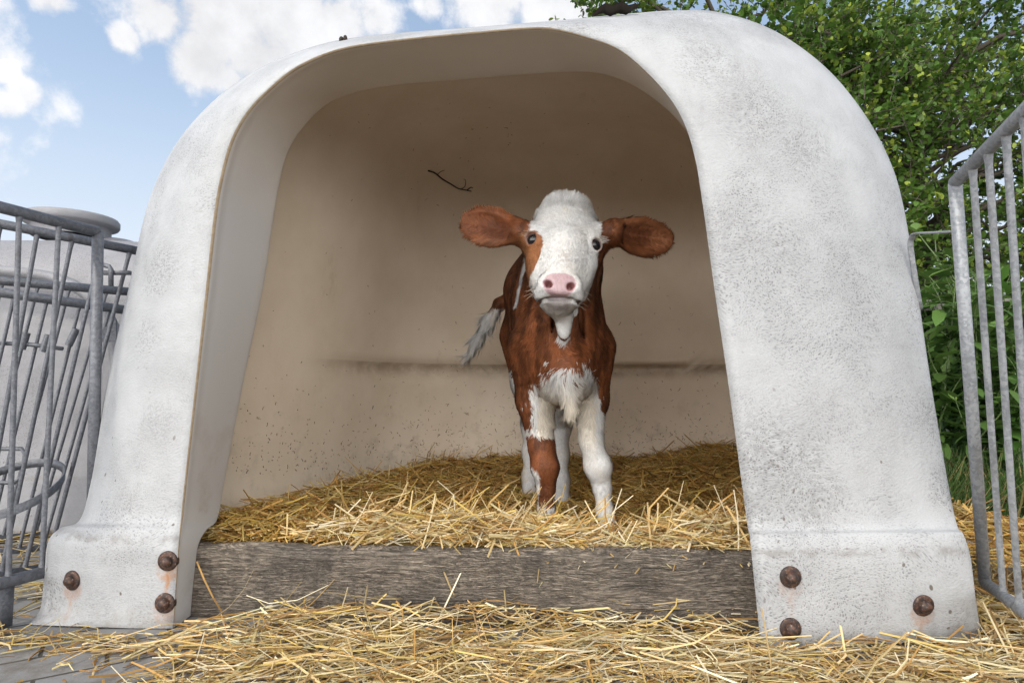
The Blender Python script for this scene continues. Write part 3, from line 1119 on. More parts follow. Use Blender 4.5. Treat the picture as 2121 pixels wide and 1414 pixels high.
class Field:
    def __init__(s, lo, hi, h):
        s.lo, s.h = np.array(lo), h
        s.n = np.ceil((np.array(hi) - s.lo) / h).astype(int) + 1
        s.D = np.full(s.n, 0.5, dtype=np.float32)

    def sub(s, lo, hi, m):
        a = np.clip(np.floor((np.asarray(lo) - m - s.lo) / s.h).astype(int), 0, s.n)
        e = np.clip(np.ceil((np.asarray(hi) + m - s.lo) / s.h).astype(int) + 1, 0, s.n)
        sl_ = tuple(slice(x, y) for x, y in zip(a, e))
        ax = [(np.arange(x, y) * s.h + s.lo[i]).astype(np.float32) for i, (x, y) in enumerate(zip(a, e))]
        P = np.stack(np.meshgrid(*ax, indexing="ij"), -1)
        return sl_, P

    def union(s, lo, hi, fn, k=.03):
        sl_, P = s.sub(lo, hi, k + .02)
        d = fn(P)
        a = s.D[sl_]
        h = np.maximum(k - np.abs(a - d), 0) / k
        s.D[sl_] = np.minimum(a, d) - h * h * k / 4

    def carve(s, lo, hi, fn, k=.006):
        sl_, P = s.sub(lo, hi, k + .01)
        d = -fn(P)
        a = s.D[sl_]
        h = np.maximum(k - np.abs(a - d), 0) / k
        s.D[sl_] = np.maximum(a, d) + h * h * k / 4

    def ell(s, c, r, M=None, k=.03, cut=False):
        c, r = np.asarray(c, np.float32), np.asarray(r, np.float32)
        M = np.eye(3, dtype=np.float32) if M is None else np.asarray(M, np.float32)   # rows are the local axes
        ext = np.sqrt(((M * r[:, None]) ** 2).sum(0))

        def fn(P):
            q = (P - c) @ M.T
            k0 = np.linalg.norm(q / r, axis=-1)
            k1 = np.linalg.norm(q / r ** 2, axis=-1) + 1e-9
            return k0 * (k0 - 1) / k1
        (s.carve if cut else s.union)(c - ext, c + ext, fn, k)

    def cone(s, a, b_, r1, r2, k=.03, cut=False):
        a, b_ = np.asarray(a, np.float32), np.asarray(b_, np.float32)
        rm = max(r1, r2)
        ba = b_ - a

        def fn(P):
            pa = P - a
            t_ = np.clip(pa @ ba / ba.dot(ba), 0, 1)
            return np.linalg.norm(pa - t_[..., None] * ba, axis=-1) - (r1 + (r2 - r1) * t_)
        (s.carve if cut else s.union)(np.minimum(a, b_) - rm, np.maximum(a, b_) + rm, fn, k)

    def chain(s, pts, rads, k=.03):
        for i in range(len(pts) - 1):
            s.cone(pts[i], pts[i + 1], rads[i], rads[i + 1], k)

    def surface(s):
        D, h = s.D, s.h
        I = D < 0
        nx, ny, nz = D.shape
        cnt = np.zeros((nx - 1, ny - 1, nz - 1), dtype=np.int8)
        for dx in (0, 1):
            for dy in (0, 1):
                for dz in (0, 1):
                    cnt += I[dx:nx - 1 + dx, dy:ny - 1 + dy, dz:nz - 1 + dz]
        act = np.argwhere((cnt > 0) & (cnt < 8))
        vid = np.full(cnt.shape, -1, dtype=np.int32)
        vid[tuple(act.T)] = np.arange(len(act))
        cor = np.array([(x, y, z) for x in (0, 1) for y in (0, 1) for z in (0, 1)])
        vals = np.stack([D[tuple((act + c_).T)] for c_ in cor], 1)
        acc = np.zeros((len(act), 3))
        num = np.zeros(len(act))
        for i in range(8):
            for j_ in range(i + 1, 8):
                if np.abs(cor[i] - cor[j_]).sum() != 1:
                    continue
                va, vb = vals[:, i], vals[:, j_]
                m = (va < 0) != (vb < 0)
                t_ = np.where(m, va / np.where(m, va - vb, 1), 0)
                acc += np.where(m[:, None], cor[i] + (cor[j_] - cor[i]) * t_[:, None], 0)
                num += m
        V = (act + acc / num[:, None]) * h + s.lo
        Q = []
        for ax in range(3):
            o1, o2 = [a for a in range(3) if a != ax]
            a0 = np.take(I, range(D.shape[ax] - 1), ax)
            a1 = np.take(I, range(1, D.shape[ax]), ax)
            e = np.argwhere(a0 != a1)
            e = e[(e[:, o1] > 0) & (e[:, o2] > 0) & (e[:, o1] < D.shape[o1] - 1) & (e[:, o2] < D.shape[o2] - 1)]
            sgn = a0[tuple(e.T)]
            q = []
            for (d1, d2) in ((-1, -1), (0, -1), (0, 0), (-1, 0)):
                c_ = e.copy()
                c_[:, o1] += d1
                c_[:, o2] += d2
                q.append(vid[tuple(c_.T)])
            q = np.stack(q, 1)
            fl = sgn if ax != 1 else ~sgn
            q[~fl] = q[~fl][:, ::-1]
            Q.append(q)
        return V, np.vstack(Q)

    def grad(s, P):
        """gradient direction of the field at points (nearest cell, central differences)"""
        i = np.clip(np.round((P - s.lo) / s.h).astype(int), 2, s.n - 3)
        g_ = np.stack([s.D[tuple((i + d).T)] - s.D[tuple((i - d).T)] for d in np.eye(3, dtype=int)], -1)
        return g_ / (np.linalg.norm(g_, axis=1)[:, None] + 1e-9)


Fd = Field((-.30, 1.36, .06), (.52, 2.42, 1.06), Hs)
Av = lambda *a: np.array(a, dtype=float)
# head frame
EYE = at(1168.5, 497, 1.49)
nose = at(1160, 586, 1.425)
poll = at(1178, 402, 1.53)
hy = nose - EYE
hy = hy / np.linalg.norm(hy)
hx = Av(1, .045, .072)
hx = hx - hy * hx.dot(hy)
hx /= np.linalg.norm(hx)
hz = np.cross(hx, hy)
if hz[1] > 0:
    hz = -hz
HM = np.stack([hx, hy, hz])
hp = lambda x, y, z: EYE + hx * x + hy * y + hz * z
# trunk
Fd.ell((.133, 1.73, .625), (.108, .145, .185))
Fd.ell((.128, 1.93, .685), (.138, .25, .190), k=.06)
Fd.ell((.112, 2.13, .745), (.128, .15, .150), k=.06)
Fd.ell((.100, 1.84, .800), (.088, .19, .125), k=.07)
Fd.ell((.070, 1.70, .585), (.054, .085, .125), k=.04)
Fd.ell((.204, 1.70, .585), (.051, .085, .125), k=.04)
Fd.ell((.138, 1.615, .535), (.062, .055, .085), k=.05)
Fd.ell((.075, 2.00, .800), (.098, .22, .088), k=.05)
# neck
Fd.cone((.133, 1.75, .73), (.145, 1.60, .865), .105, .078, k=.05)
Fd.cone((.136, 1.66, .62), (.145, 1.56, .80), .080, .058, k=.05)
# folds of loose skin at the front of the neck
for a, c_, r_ in (((.085, 1.615, .60), (.105, 1.565, .73), .016), ((.185, 1.615, .60), (.175, 1.565, .73), .016), ((.138, 1.585, .56), (.14, 1.56, .70), .018)):
    Fd.cone(a, c_, r_, r_ * .7, k=.022)
Fd.ell(at(1168, 668, 1.525), (.019, .018, .045), k=.02)
for xa, xb in ((.100, .118), (.178, .166)):
    Fd.cone((xa, 1.590, .61), (xb, 1.545, .735), .0065, .004, k=.016, cut=True)
# brisket tassel
Fd.cone((.141, 1.572, .53), (.147, 1.562, .425), .026, .013, k=.03)
# fore legs
Fd.chain([(.058, 1.70, .60), (.063, 1.70, .46), (.078, 1.665, .335), (.086, 1.648, .285), (.088, 1.645, .235), (.088, 1.64, .18), (.092, 1.615, .125)],
         [.066, .048, .031, 0.0325, .0200, .0185, .024], k=.022)
Fd.ell((.086, 1.630, .284), (.029, .020, .034), k=.015)
Fd.chain([(.216, 1.70, .60), (.212, 1.70, .46), (.208, 1.665, .350), (.223, 1.648, .288), (.233, 1.645, .235), (.238, 1.635, .175), (.248, 1.605, .122)],
         [.062, .044, .0270, 0.0325, .0200, .0185, .025], k=.022)
Fd.ell((.222, 1.630, .287), (.029, .020, .034), k=.015)
for hx_, hy_ in ((.092, 1.600), (.250, 1.590)):
    for s_ in (-1, 1):
        Fd.ell((hx_ + s_ * .0155, hy_, .118), (.0150, .036, .026), k=.008)
# hind legs
Fd.chain([(.058, 2.12, .66), (.064, 2.03, .51), (.070, 2.20, .355), (.064, 2.16, .27), (.060, 2.12, .19), (.060, 2.09, .125)], [.098, .062, .033, .024, .022, .028], k=.03)
Fd.chain([(.165, 2.12, .66), (.170, 2.03, .51), (.160, 2.15, .355), (.157, 2.10, .27), (.157, 2.07, .19), (.157, 2.04, .125)], [.105, .066, .036, .027, .025, .032], k=.03)
# tail
TAIL = [(.085, 2.25, .845), (.02, 2.30, .835), (-.045, 2.305, .795), (-.083, 2.30, .735), (-.122, 2.29, .665), (-.152, 2.28, .605)]
Fd.chain(TAIL, [.030, .024, .020, .018, .016, .008], k=.015)

# head: a swept super-ellipse
HS = np.array([(-.190, .012, -.064, -.082), (-.182, .046, -.034, -.110), (-.166, .0640, -.017, -.130), (-.126, .0810, -.005, -.150), (-.070, .0870, .003, -.158),
               (-.020, .0890, .006, -.162), (.025, .0850, .003, -.158), (.065, .0720, -.002, -.146), (.100, .0620, -.003, -.128), (.128, .0580, -.002, -.112),
               (.143, .0530, -.006, -.104), (.154, .0430, -.018, -.096), (.163, .0300, -.036, -.086), (.170, .010, -.056, -.070)])


def head_fn(P):
    q = (P - EYE.astype(np.float32)) @ HM.T.astype(np.float32)
    y = q[..., 1]
    a = np.interp(y, HS[:, 0], HS[:, 1])
    zt = np.interp(y, HS[:, 0], HS[:, 2])
    zb = np.interp(y, HS[:, 0], HS[:, 3])
    bb, zc = (zt - zb) / 2, (zt + zb) / 2
    ex = 2.25
    z = q[..., 2] - zc
    # narrower towards the throat
    a2 = a * (1 - .34 * np.clip(-z / bb, 0, 1) ** 1.3)
    rr = (np.abs(q[..., 0] / a2) ** ex + np.abs(z / bb) ** ex) ** (1 / ex)
    d = (rr - 1) * np.minimum(a2, bb)
    out = np.maximum(HS[0, 0] - y, y - HS[-1, 0])
    return np.maximum(d * .8, out)


lo = EYE - .25
hi = EYE + .25
Fd.union(lo, hi, head_fn, k=.02)
Fd.cone(hp(0, -.05, -.10), (.142, 1.66, .83), .070, .085, k=.06)
for s_ in (-1, 1):
    Fd.ell(hp(s_ * .052, .035, -.095), (.023, .055, .045), HM, k=.03)      # cheeks
    Fd.ell(hp(s_ * .0715, -.037, -.034), (.020, .026, .024), HM, k=.02)    # brow
    Fd.ell(hp(s_ * .030, .130, -.006), (.021, .024, .012), HM, k=.014)     # nostril wings
    Fd.ell(hp(s_ * .0345, .143, -.032), (.022, .022, .024), HM, k=.015)     # upper lip pads
Fd.ell(hp(0, .134, -.006), (.030, .028, .011), HM, k=.014)
Fd.ell(hp(.0, .158, -.044), (.0215, .013, .018), HM, k=.012)
Fd.cone(hp(0, .135, -.080), at(1168, 655, 1.515), .030, .018, k=.02)                # chin
Fd.ell(hp(0, -.172, -.042), (.044, .016, .026), HM, k=.03)                 # tuft on the poll
Fd.cone(hp(0, -.01, -.024), hp(0, .095, -.026), .031, .027, k=.035)      # bridge of the nose
for s_ in (-1, 1):
    Fd.cone(hp(s_ * .066, .022, -.052), hp(s_ * .047, .085, -.050), .014, .010, k=.025)      # facial crest
# eyes
eyes = []
for s_ in (-1, 1):
    c_ = hp(s_ * .0705, -.017, -.034)
    dv = hx * s_ * .50 + hy * .20 + hz * .80
    dv /= np.linalg.norm(dv)
    Fd.ell(c_ + dv * .003, (.0225, .0225, .0225), k=.010)
    eyes.append((c_ + dv * .0045, dv))
for c_, dv in eyes:
    up_e = np.cross(np.cross(dv, -hy), dv)
    up_e /= np.linalg.norm(up_e)
    sx = np.cross(up_e, dv)
    Fd.ell(c_ + dv * .018, (.0136, .0156, .020), np.stack([sx, up_e, dv]), k=.003, cut=True)
# nostrils and mouth


def skin_at(u, v, y0=1.30, y1=1.75):
    """first point of the body that the line of sight through photo pixel u, v meets"""
    ys = np.arange(y0, y1, .001)
    P = np.array([at(u, v, y_) for y_ in (y0, y1)])
    P = P[0] + (P[1] - P[0]) * ((ys - y0) / (y1 - y0))[:, None]
    i_ = np.round((P - Fd.lo) / Fd.h).astype(int)
    i_ = np.clip(i_, 0, Fd.n - 1)
    return P[np.argmax(Fd.D[tuple(i_.T)] < 0)]


NOS = [skin_at(1137, 588), skin_at(1181, 592)]
PAD = skin_at(1159, 589)
inward = -hz * .80 + Av(0, .6, 0)
inward /= np.linalg.norm(inward)
mouth = [skin_at(*q_) + Av(0, .001, 0) for q_ in ((1112, 629), (1119, 623), (1130, 619), (1143, 617.5), (1157, 617), (1171, 618), (1185, 620), (1198, 625), (1206, 632))]
for s_, c_ in zip((-1, 1), NOS):
    a3 = inward
    a1 = hx * .85 + hy * s_ * .5
    a1 -= a3 * a1.dot(a3)
    a1 /= np.linalg.norm(a1)
    ax3 = np.stack([a1, np.cross(a3, a1), a3])
    Fd.ell(c_ + inward * .004, (.0078, .0092, .018), ax3, k=.004, cut=True)
    Fd.ell(c_ + hx * s_ * .008 + Av(0, 0, .006), (.0070, .0034, .009), ax3, k=.004, cut=True)
for i in range(len(mouth) - 1):
    Fd.cone(mouth[i], mouth[i + 1], .0042, .0042, k=.002, cut=True)
    Fd.cone(mouth[i] + inward * .005, mouth[i + 1] + inward * .005, .0034, .0034, k=.002, cut=True)
# ears
EARS = []
for (bpx, tpx, upx, s_) in (((1094, 484, 1.545), (958, 458, 1.60), (1030, 430, 1.58), -1), ((1250, 478, 1.545), (1391, 497, 1.60), (1318, 450, 1.58), 1)):
    A, B = at(*bpx), at(*tpx)
    e1 = B - A
    ln = np.linalg.norm(e1)
    e1 /= ln
    e3 = Av(s_ * .22, -1, -.10)
    e3 -= e1 * e3.dot(e1)
    e3 /= np.linalg.norm(e3)
    e2 = np.cross(e3, e1)
    if e2[2] < 0:
        e2 = -e2
    c_ = A + e1 * ln * .56
    M_ = np.stack([e1, e2, e3])
    EARS.append((A, B, e1, e2, e3, ln))
    Fd.ell(c_, (ln * .47, .046, .013), M_, k=.012)
    Fd.ell(c_ + e1 * ln * .06 - e2 * .006, (ln * .36, .043, .012), M_, k=.012)
    Fd.cone(A + e1 * .02, hp(s_ * .060, -.055, -.075), .028, .036, k=.025)
    Fd.ell(c_ + e3 * .0115 + e1 * .006 - e2 * .004, (ln * .38, .033, .0130), M_, k=.008, cut=True)

BV_, BQ_ = Fd.surface()
# relax a little
def relax(V, Q, it):
    for _ in range(it):
        acc = np.zeros_like(V)
        cn = np.zeros(len(V))
        for a in range(4):
            e0, e1_ = Q[:, a], Q[:, (a + 1) % 4]
            np.add.at(acc, e0, V[e1_])
            np.add.at(cn, e0, 1)
            np.add.at(acc, e1_, V[e0])
            np.add.at(cn, e1_, 1)
        V = V * .5 + acc / cn[:, None] * .5
    return V


BV_ = relax(BV_, BQ_, 2)
BN_ = Fd.grad(BV_)

BROWN = np.array((.205, .066, .023))
BROWN_D = np.array((.135, .038, .013))
WHITE = np.array((.55, .548, .545))
CREAM = np.array((.58, .51, .41))
PINK = np.array((.345, .225, .245))


def px_of(P):
    d = P - np.array(CAM)
    z_ = d @ _fw
    return 1060.5 + F * d[:, 0] / z_, 707 - F * (d @ _up) / z_


def coat(P, Nn, jag=0.0, skin=False):
    """colour of the coat at body points, in the calf's own coordinates"""
    q = (P - EYE) @ HM.T
    w1 = (fbm(P, 38, 3) - .5)
    w2 = (fbm(P + 9.1, 120, 2) - .5)
    wob = w1 * .035 + w2 * .018 * (1 + jag)
    n = len(P)
    x, y, z = P.T
    col = np.repeat(BROWN[None], n, 0) * (1 + w1[:, None] * .55)
    dk = sstep(fbm(P * np.array((1, 1, .45)), 20, 3), .42, .66)
    stk = sstep(fbm(P * np.array((1.6, 1, .30)), 46, 3), .40, .66)
    col = col * (1 - .30 * dk[:, None]) * (1 - .50 * stk[:, None])

    def put(m, c_):
        m = np.clip(m, 0, 1)[:, None]
        col[:] = col * (1 - m) + np.asarray(c_) * m
    white = np.zeros(n)
    # belly and hind legs
    white = np.maximum(white, sstep(.545 + wob * 1.5 - z, -.004, .004) * (y > 1.80))
    white = np.maximum(white, sstep(.50 + wob - z, -.004, .004) * (y > 1.86))
    # brisket blaze
    bx = np.abs(x - .142) - (.020 + .62 * np.clip(.60 - z, 0, .12))
    white = np.maximum(white, sstep(-bx + wob * 1.2, -.004, .004) * (z < .535 + wob * 2.5) * (z > .34) * (y < 1.69))
    # fore legs: slanting upper edge, lower inside than outside
    edge_l = .400 + .70 * np.clip(x - .062, -.05, .1) + wob * 1.2
    edge_r = .455 - .95 * np.clip(x - .215, -.1, .1) * (x > .2) + wob * 1.2
    leg = (y < 1.80) & (z < .55)
    white = np.maximum(white, sstep(edge_l - z, -.003, .003) * leg * (x < .150))
    white = np.maximum(white, sstep(edge_r - z, -.003, .003) * leg * (x >= .150))
    # brown cuff on one knee
    cuff = sstep(.3655 + wob * .8 - z, -.003, .003) * sstep(z - .185 - wob * 1.6 - .15 * np.abs(x - .092), -.003, .003) * (x < .150) * (y < 1.80) 
    cuff = cuff * (1 - sstep(.009 + wob * .3 - np.hypot((x - .058) * .7, (z - .235) * .22), -.002, .002))
    white = white * (1 - cuff)
    # tail
    white = np.maximum(white, sstep(.775 + wob - z, -.006, .006) * (x < -.03 ) * (y > 2.22))
    # stripe behind the shoulder
    st_ = np.abs((x - .052) - .30 * (z - .79) + .0 * y) - .007 * sstep(z, .70, .78) + wob * .15
    # throat patch under the chin
    th = at(1168, 668, 1.525)
    tp = np.hypot((x - th[0] - wob * .3) / .0235, (z - th[2]) / .049)
    white = np.maximum(white, sstep(1.0 - tp, -.08, .08) * (y < 1.56))
    # head
    hd = (q[:, 1] > -.205) & (q[:, 1] < .21) & (q[:, 2] > -.165) & (np.abs(q[:, 0]) < .112)
    face = sstep(.086 + wob * .35 - np.abs(q[:, 0]) + .30 * np.clip(q[:, 2] + .045, -1, 0) , -.003, .003)
    low_f = sstep(q[:, 1], .04, .09)
    zlim = -.062 - .05 * low_f
    face = face * sstep(q[:, 2] - zlim + wob * .5, -.004, .004)
    jaw = sstep(q[:, 1] - .085 - .4 * np.clip(-.085 - q[:, 2], 0, .1), -.004, .004) * (q[:, 2] > -.14)
    pl = sstep(-.110 - q[:, 1], -.01, .01) * sstep(.062 + wob - np.abs(q[:, 0]), -.004, .004)
    hw = np.maximum(np.maximum(face, jaw), pl) * hd
    # brown patch round the eye on the viewer's left
    ex_, ey_ = q[:, 0] + .080 + wob * .25, q[:, 1] - .010
    lim = np.where(ey_ < 0, .040, .070)
    pat = (ex_ / np.where(ex_ > 0, .031, .06)) ** 2 + (ey_ / lim) ** 2
    patch = sstep(1.0 - pat, -.06, .06) * (q[:, 2] > -.10) * hd
    hw = hw * (1 - patch)
    put(patch * .7, (.275, .115, .045))
    white = np.maximum(white * ~hd, hw)
    ear = np.zeros(n)
    for (A, B, e1, e2, e3, ln) in EARS:
        d = P - A
        a = d @ e1
        m = (a > .012) & (a < ln * 1.1) & (np.abs(d @ e2) < .07) & (np.abs(d @ e3) < .05)
        ear = np.maximum(ear, m * 1.0)
    white = white * (1 - ear)
    put(ear, BROWN * .76)
    for (A, B, e1, e2, e3, ln) in EARS:
        d = (P - A - e1 * ln * .42 + e2 * .006)
        inn = sstep(1.0 - np.hypot((d @ e1) / (ln * .30), (d @ e2) / .024) + w1 * .8, -.2, .4) * (Nn @ e3 > .1) * ear
        put(inn * .75, BROWN_D * .62)
        d2 = np.abs((P - A) @ e2)
        put(sstep(d2, .030, .044) * ear * .4, (.25, .105, .05))
    wc = WHITE * (1 + w1[:, None] * .10)
    crm = np.clip(sstep(z, .54, .44) * sstep(z, .28, .40) * (y < 1.72) * (np.abs(x - .142) < .075) * .8, 0, 1)[:, None]
    wc = wc * (1 - crm) + CREAM * crm
    stn = (sstep(fbm(P, 26, 3), .5, .68) * sstep(z, .34, .2) * .6)[:, None]
    wc = wc * (1 - stn) + np.array((.50, .40, .27)) * stn
    ivy = sstep(fbm(P + 4.2, 30, 3), .48, .66)[:, None] * (.14 + .45 * sstep(-q[:, 1], .08, .13)[:, None])
    wc = wc * (1 - ivy) + np.array((.60, .53, .43)) * ivy
    fleck = (np.exp(-((q[:, 0] - .006) / .016) ** 2 - ((q[:, 1] - .062) / .030) ** 2) * sstep(fbm(P, 160, 2), .42, .6) * .55)[:, None]
    wc = wc * (1 - fleck) + np.array((.30, .25, .21)) * fleck
    wm = np.clip(white, 0, 1)[:, None]
    col[:] = col * (1 - wm) + wc * wm
    # pale shoulder stripe
    sp_ = sstep(.0042 - np.abs((x - .012) - (z - .723) * .24 + w1 * .006), -.0015, .0015) * (z > .715) * (z < .85) * (y < 1.84) * (y > 1.60)
    put(sp_, WHITE)
    # bare skin: nose pad, lips, rims of the eyes
    bare = np.zeros(n)
    nx_, nz_ = (x - PAD[0]) / .0385, (z - PAD[2]) / .0285
    nx_ = nx_ / (1 - .22 * np.clip(-nz_, 0, 1))
    npad = np.abs(nx_) ** 2.5 + np.abs(nz_) ** 2.5
    m = sstep(1.0 - npad + w2 * .25, -.12, .10) * (y < PAD[1] + .05)
    put(m * .95, PINK)
    bare = np.maximum(bare, m)
    for c_ in NOS:
        dn = np.linalg.norm((P - c_ - inward * .008) / np.array((1, 1, 1)), axis=1)
        put(sstep(.0125 - dn, -.003, .002) * sstep((P - c_) @ inward, -.001, .003) * .9, (.20, .075, .07))
    mz = mouth[4][2]
    lip = sstep(mz + .10 * np.abs(x - PAD[0]) - z, -.002, .004) * sstep(.031 - np.abs(x - PAD[0]), -.004, .010) * sstep(z - mz + .036, 0, .012) * (y < PAD[1] + .05)
    put(lip * .8, (.235, .20, .195))
    dm = np.full(n, 1.0)
    for i_ in range(len(mouth) - 1):
        ba = mouth[i_ + 1] - mouth[i_]
        t_ = np.clip(((P - mouth[i_]) @ ba) / ba.dot(ba), 0, 1)
        dm = np.minimum(dm, np.linalg.norm(P - mouth[i_] - t_[:, None] * ba, axis=1))
    put(sstep(.0050 - dm, -.001, .0015) * .8, (.13, .085, .08))  # dark line painted along the mouth to deepen the shade in its crease
    for s_, (c_, dv) in zip((-1, 1), eyes):
        d = P - c_
        al = d @ dv
        rad = np.linalg.norm(d - al[:, None] * dv, axis=1)
        m = sstep(.0178 - rad, -.0015, .0015) * (al > .004)
        put(m * .85, (.150, .055, .022) if s_ < 0 else (.46, .39, .365))
        m2 = sstep(.0150 - rad, -.001, .001) * (al > .002)
        put(m2 * .8, (.13, .06, .045))
        bare = np.maximum(bare, sstep(.0195 - rad, 0, .002) * (al > .0))
    # hooves
    hf = (z < .128) 
    put(hf * 1.0, (.09, .07, .05))
    if skin:
        return col, bare
    return col, bare


bc, bare = coat(BV_, BN_)
M_skin, t, p = material("calf_hide")
ch = attr(t, "Col")
nz = t.noise(t.scale(pos(t), (1, 1, .3)), 240, 3, .6)
t.put(p.inputs["Base Color"], t.mix(1.0, ch, t.ramp(nz, .3, .7, .82, 1.12, False), "MULTIPLY"))
bf_ = t.n("ShaderNodeAttribute", attribute_name="bare").outputs["Fac"]
t.put(p.inputs["Roughness"], t.ramp(bf_, 0, 1, .62, .30, False))
t.put(p.inputs["Specular IOR Level"], t.ramp(bf_, 0, 1, .25, .5, False))
bn1 = t.bump(t.math("MULTIPLY", nz, t.ramp(bf_, 0, 1, 1, .15)), .5, .003)
bn1 = t.bump(t.math("MULTIPLY", t.voro(pos(t), 330.0).outputs["Distance"], bf_), .35, .002, bn1)
t.put(p.inputs["Normal"], bn1)
p.inputs["Subsurface Weight"].default_value = 0.0
calf = empty("calf", (.13, 1.75, .12))
tag(calf, "young red-brown and white calf with a white face standing in the straw of the hutch", "calf")
body = mesh("body", BV_, BQ_, M_skin, calf, True, attrs={"Col": np.column_stack([bc, np.ones(len(bc))])})
ba_ = body.data.attributes.new("bare", "FLOAT", "POINT")
ba_.data.foreach_set("value", bare.astype(np.float32))

# eyeballs
M_eye, t, p = material("eye")
ch = attr(t, "Col")
t.put(p.inputs["Base Color"], ch)
p.inputs["Roughness"].default_value = .04
p.inputs["Specular IOR Level"].default_value = .5
for (c_, dv) in eyes:
    m_ = MB()
    th = np.linspace(.02, math.pi - .02, 26)
    rr = .0190
    m_.lathe(c_ - dv * .0005, dv, [(rr * math.sin(a), rr * math.cos(a)) for a in th], 30)
    V = np.vstack(m_.V)
    d = (V - c_) / rr
    lk = dv + (np.array(CAM) - c_) / np.linalg.norm(np.array(CAM) - c_) * .8
    al = d @ (lk / np.linalg.norm(lk))
    rad = np.arccos(np.clip(al, -1, 1))
    colr = np.where(rad[:, None] < .55, (.004, .004, .005), np.where(rad[:, None] < .92, (.014, .010, .010), (.40, .36, .33)))
    m_.build("eye", M_eye, calf, attrs={"Col": np.column_stack([colr, np.ones(len(V))])})

# fur: short tapering hairs that carry the normal of the skin beneath
M_fur, t, p = material("fur")
ch = attr(t, "Col")
t.put(p.inputs["Base Color"], ch)
p.inputs["Roughness"].default_value = .55
p.inputs["Specular IOR Level"].default_value = .25
t.put(p.inputs["Normal"], attr(t, "Nrm", "Vector"))
g = np.random.default_rng(41)
tri0 = np.vstack([BQ_[:, [0, 1, 2]], BQ_[:, [0, 2, 3]]])
ar = np.linalg.norm(np.cross(BV_[tri0[:, 1]] - BV_[tri0[:, 0]], BV_[tri0[:, 2]] - BV_[tri0[:, 0]]), axis=1) / 2
cen_t = BV_[tri0].mean(1)
ntri = BN_[tri0].mean(1)
vd = np.array(CAM) - cen_t
vd /= np.linalg.norm(vd, axis=1)[:, None]
facing = (ntri * vd).sum(1)
qh = (cen_t - EYE) @ HM.T
wgt = ar * np.where(facing > -.35, 1, .12)
wgt *= np.where(bare[tri0].mean(1) > .35, 0, 1)
wgt *= np.where((np.abs(qh) < np.array((.2, .2, .2))).all(1), 1.7, 1.0)
wgt *= (cen_t[:, 2] > .13)
NH = 120000
pk = g.choice(len(tri0), NH, p=wgt / wgt.sum())
r1, r2 = g.random(NH), g.random(NH)
sq = np.sqrt(r1)
bw = np.stack([1 - sq, sq * (1 - r2), sq * r2], 1)
Pr = (BV_[tri0[pk]] * bw[..., None]).sum(1)
Nr = (BN_[tri0[pk]] * bw[..., None]).sum(1)
Nr /= np.linalg.norm(Nr, axis=1)[:, None] + 1e-9
q = (Pr - EYE) @ HM.T
on_head = (np.abs(q[:, 0]) < .11) & (q[:, 1] > -.22) & (q[:, 1] < .20) & (q[:, 2] > -.16)
flow = np.tile(np.array((0.0, .45, -.9)), (NH, 1))
whorl = np.column_stack([q[:, 0], (q[:, 1] + .030), np.zeros(NH)])
fh = whorl @ HM
fh /= np.linalg.norm(fh, axis=1)[:, None] + .01
flow[on_head] = fh[on_head]
Ln = np.full(NH, .0125)
Ln[on_head] = .0052
ht_ = on_head & (q[:, 1] < -.115)
Ln[ht_] = g.uniform(.008, .021, ht_.sum())
Ln[on_head & (q[:, 1] > .09)] = .0045
stand = np.full(NH, .28)
stand[on_head] = .20
stand[on_head & (q[:, 1] < -.115)] = .55
wmax = np.full(NH, .00085)
for (A, B, e1, e2, e3, ln) in EARS:
    d = Pr - A
    a = d @ e1
    m = (a > .005) & (a < ln * 1.1) & (np.abs(d @ e2) < .07) & (np.abs(d @ e3) < .05)
    rim = np.abs(d @ e2)
    f = e1[None] * .9 + e2[None] * np.sign(d @ e2)[:, None] * .7
    flow[m] = f[m]
    Ln[m] = .011 + .006 * (rim[m] > .03)
    stand[m] = .22
tl = (Pr[:, 0] < -.035) & (Pr[:, 1] > 2.2)
tdir = np.array(TAIL[-1]) - np.array(TAIL[2])
tdir /= np.linalg.norm(tdir)
flow[tl] = tdir
tl_l = tl & (Pr[:, 2] < .78)
Ln[tl_l] = g.uniform(.03, .075, tl_l.sum())
stand[tl_l] = .10
bk = (np.abs(Pr[:, 0] - .142) < .085) & (Pr[:, 2] > .40) & (Pr[:, 2] < .60) & (Pr[:, 1] < 1.72)
Ln[bk] = .026
stand[bk] = .30
nk = (Pr[:, 2] > .55) & (Pr[:, 2] < .80) & (Pr[:, 1] < 1.70) & ~on_head
Ln[nk] = .018
shank = (Pr[:, 2] < .36)
Ln[shank] = .0055
# the coat is ruffled in clumps
cl = np.stack([fbm(Pr + o_, 26, 2) - .5 for o_ in (1.3, 5.7, 8.9)], 1)
cl2 = np.stack([fbm(Pr + o_, 75, 2) - .5 for o_ in (2.1, 4.4, 7.7)], 1)
flow = flow + cl * np.where(on_head, .60, 2.2)[:, None] + cl2 * np.where(on_head, .5, 1.2)[:, None] + g.normal(0, .14, (NH, 3))
tg = flow - Nr * (flow * Nr).sum(1)[:, None]
tg /= np.linalg.norm(tg, axis=1)[:, None] + 1e-9
Ln = Ln * g.uniform(.6, 1.25, NH)
hd_ = tg + Nr * stand[:, None]
hd_ /= np.linalg.norm(hd_, axis=1)[:, None]
hcol, _ = coat(Pr, Nr, jag=1.0)
pale = np.clip((hcol[:, 2:] - .05) / .35, 0, 1)
hcol = hcol * (1 + g.uniform(-.28, .28, (NH, 1)) * (1 - .45 * pale)) * (1 + cl2[:, :1] * .8 * (1 - .4 * pale))
hcol = np.clip(hcol, .004, .88)
vdir = np.array(CAM) - Pr
sd = np.cross(hd_, vdir / np.linalg.norm(vdir, axis=1)[:, None] + g.normal(0, .35, (NH, 3)))
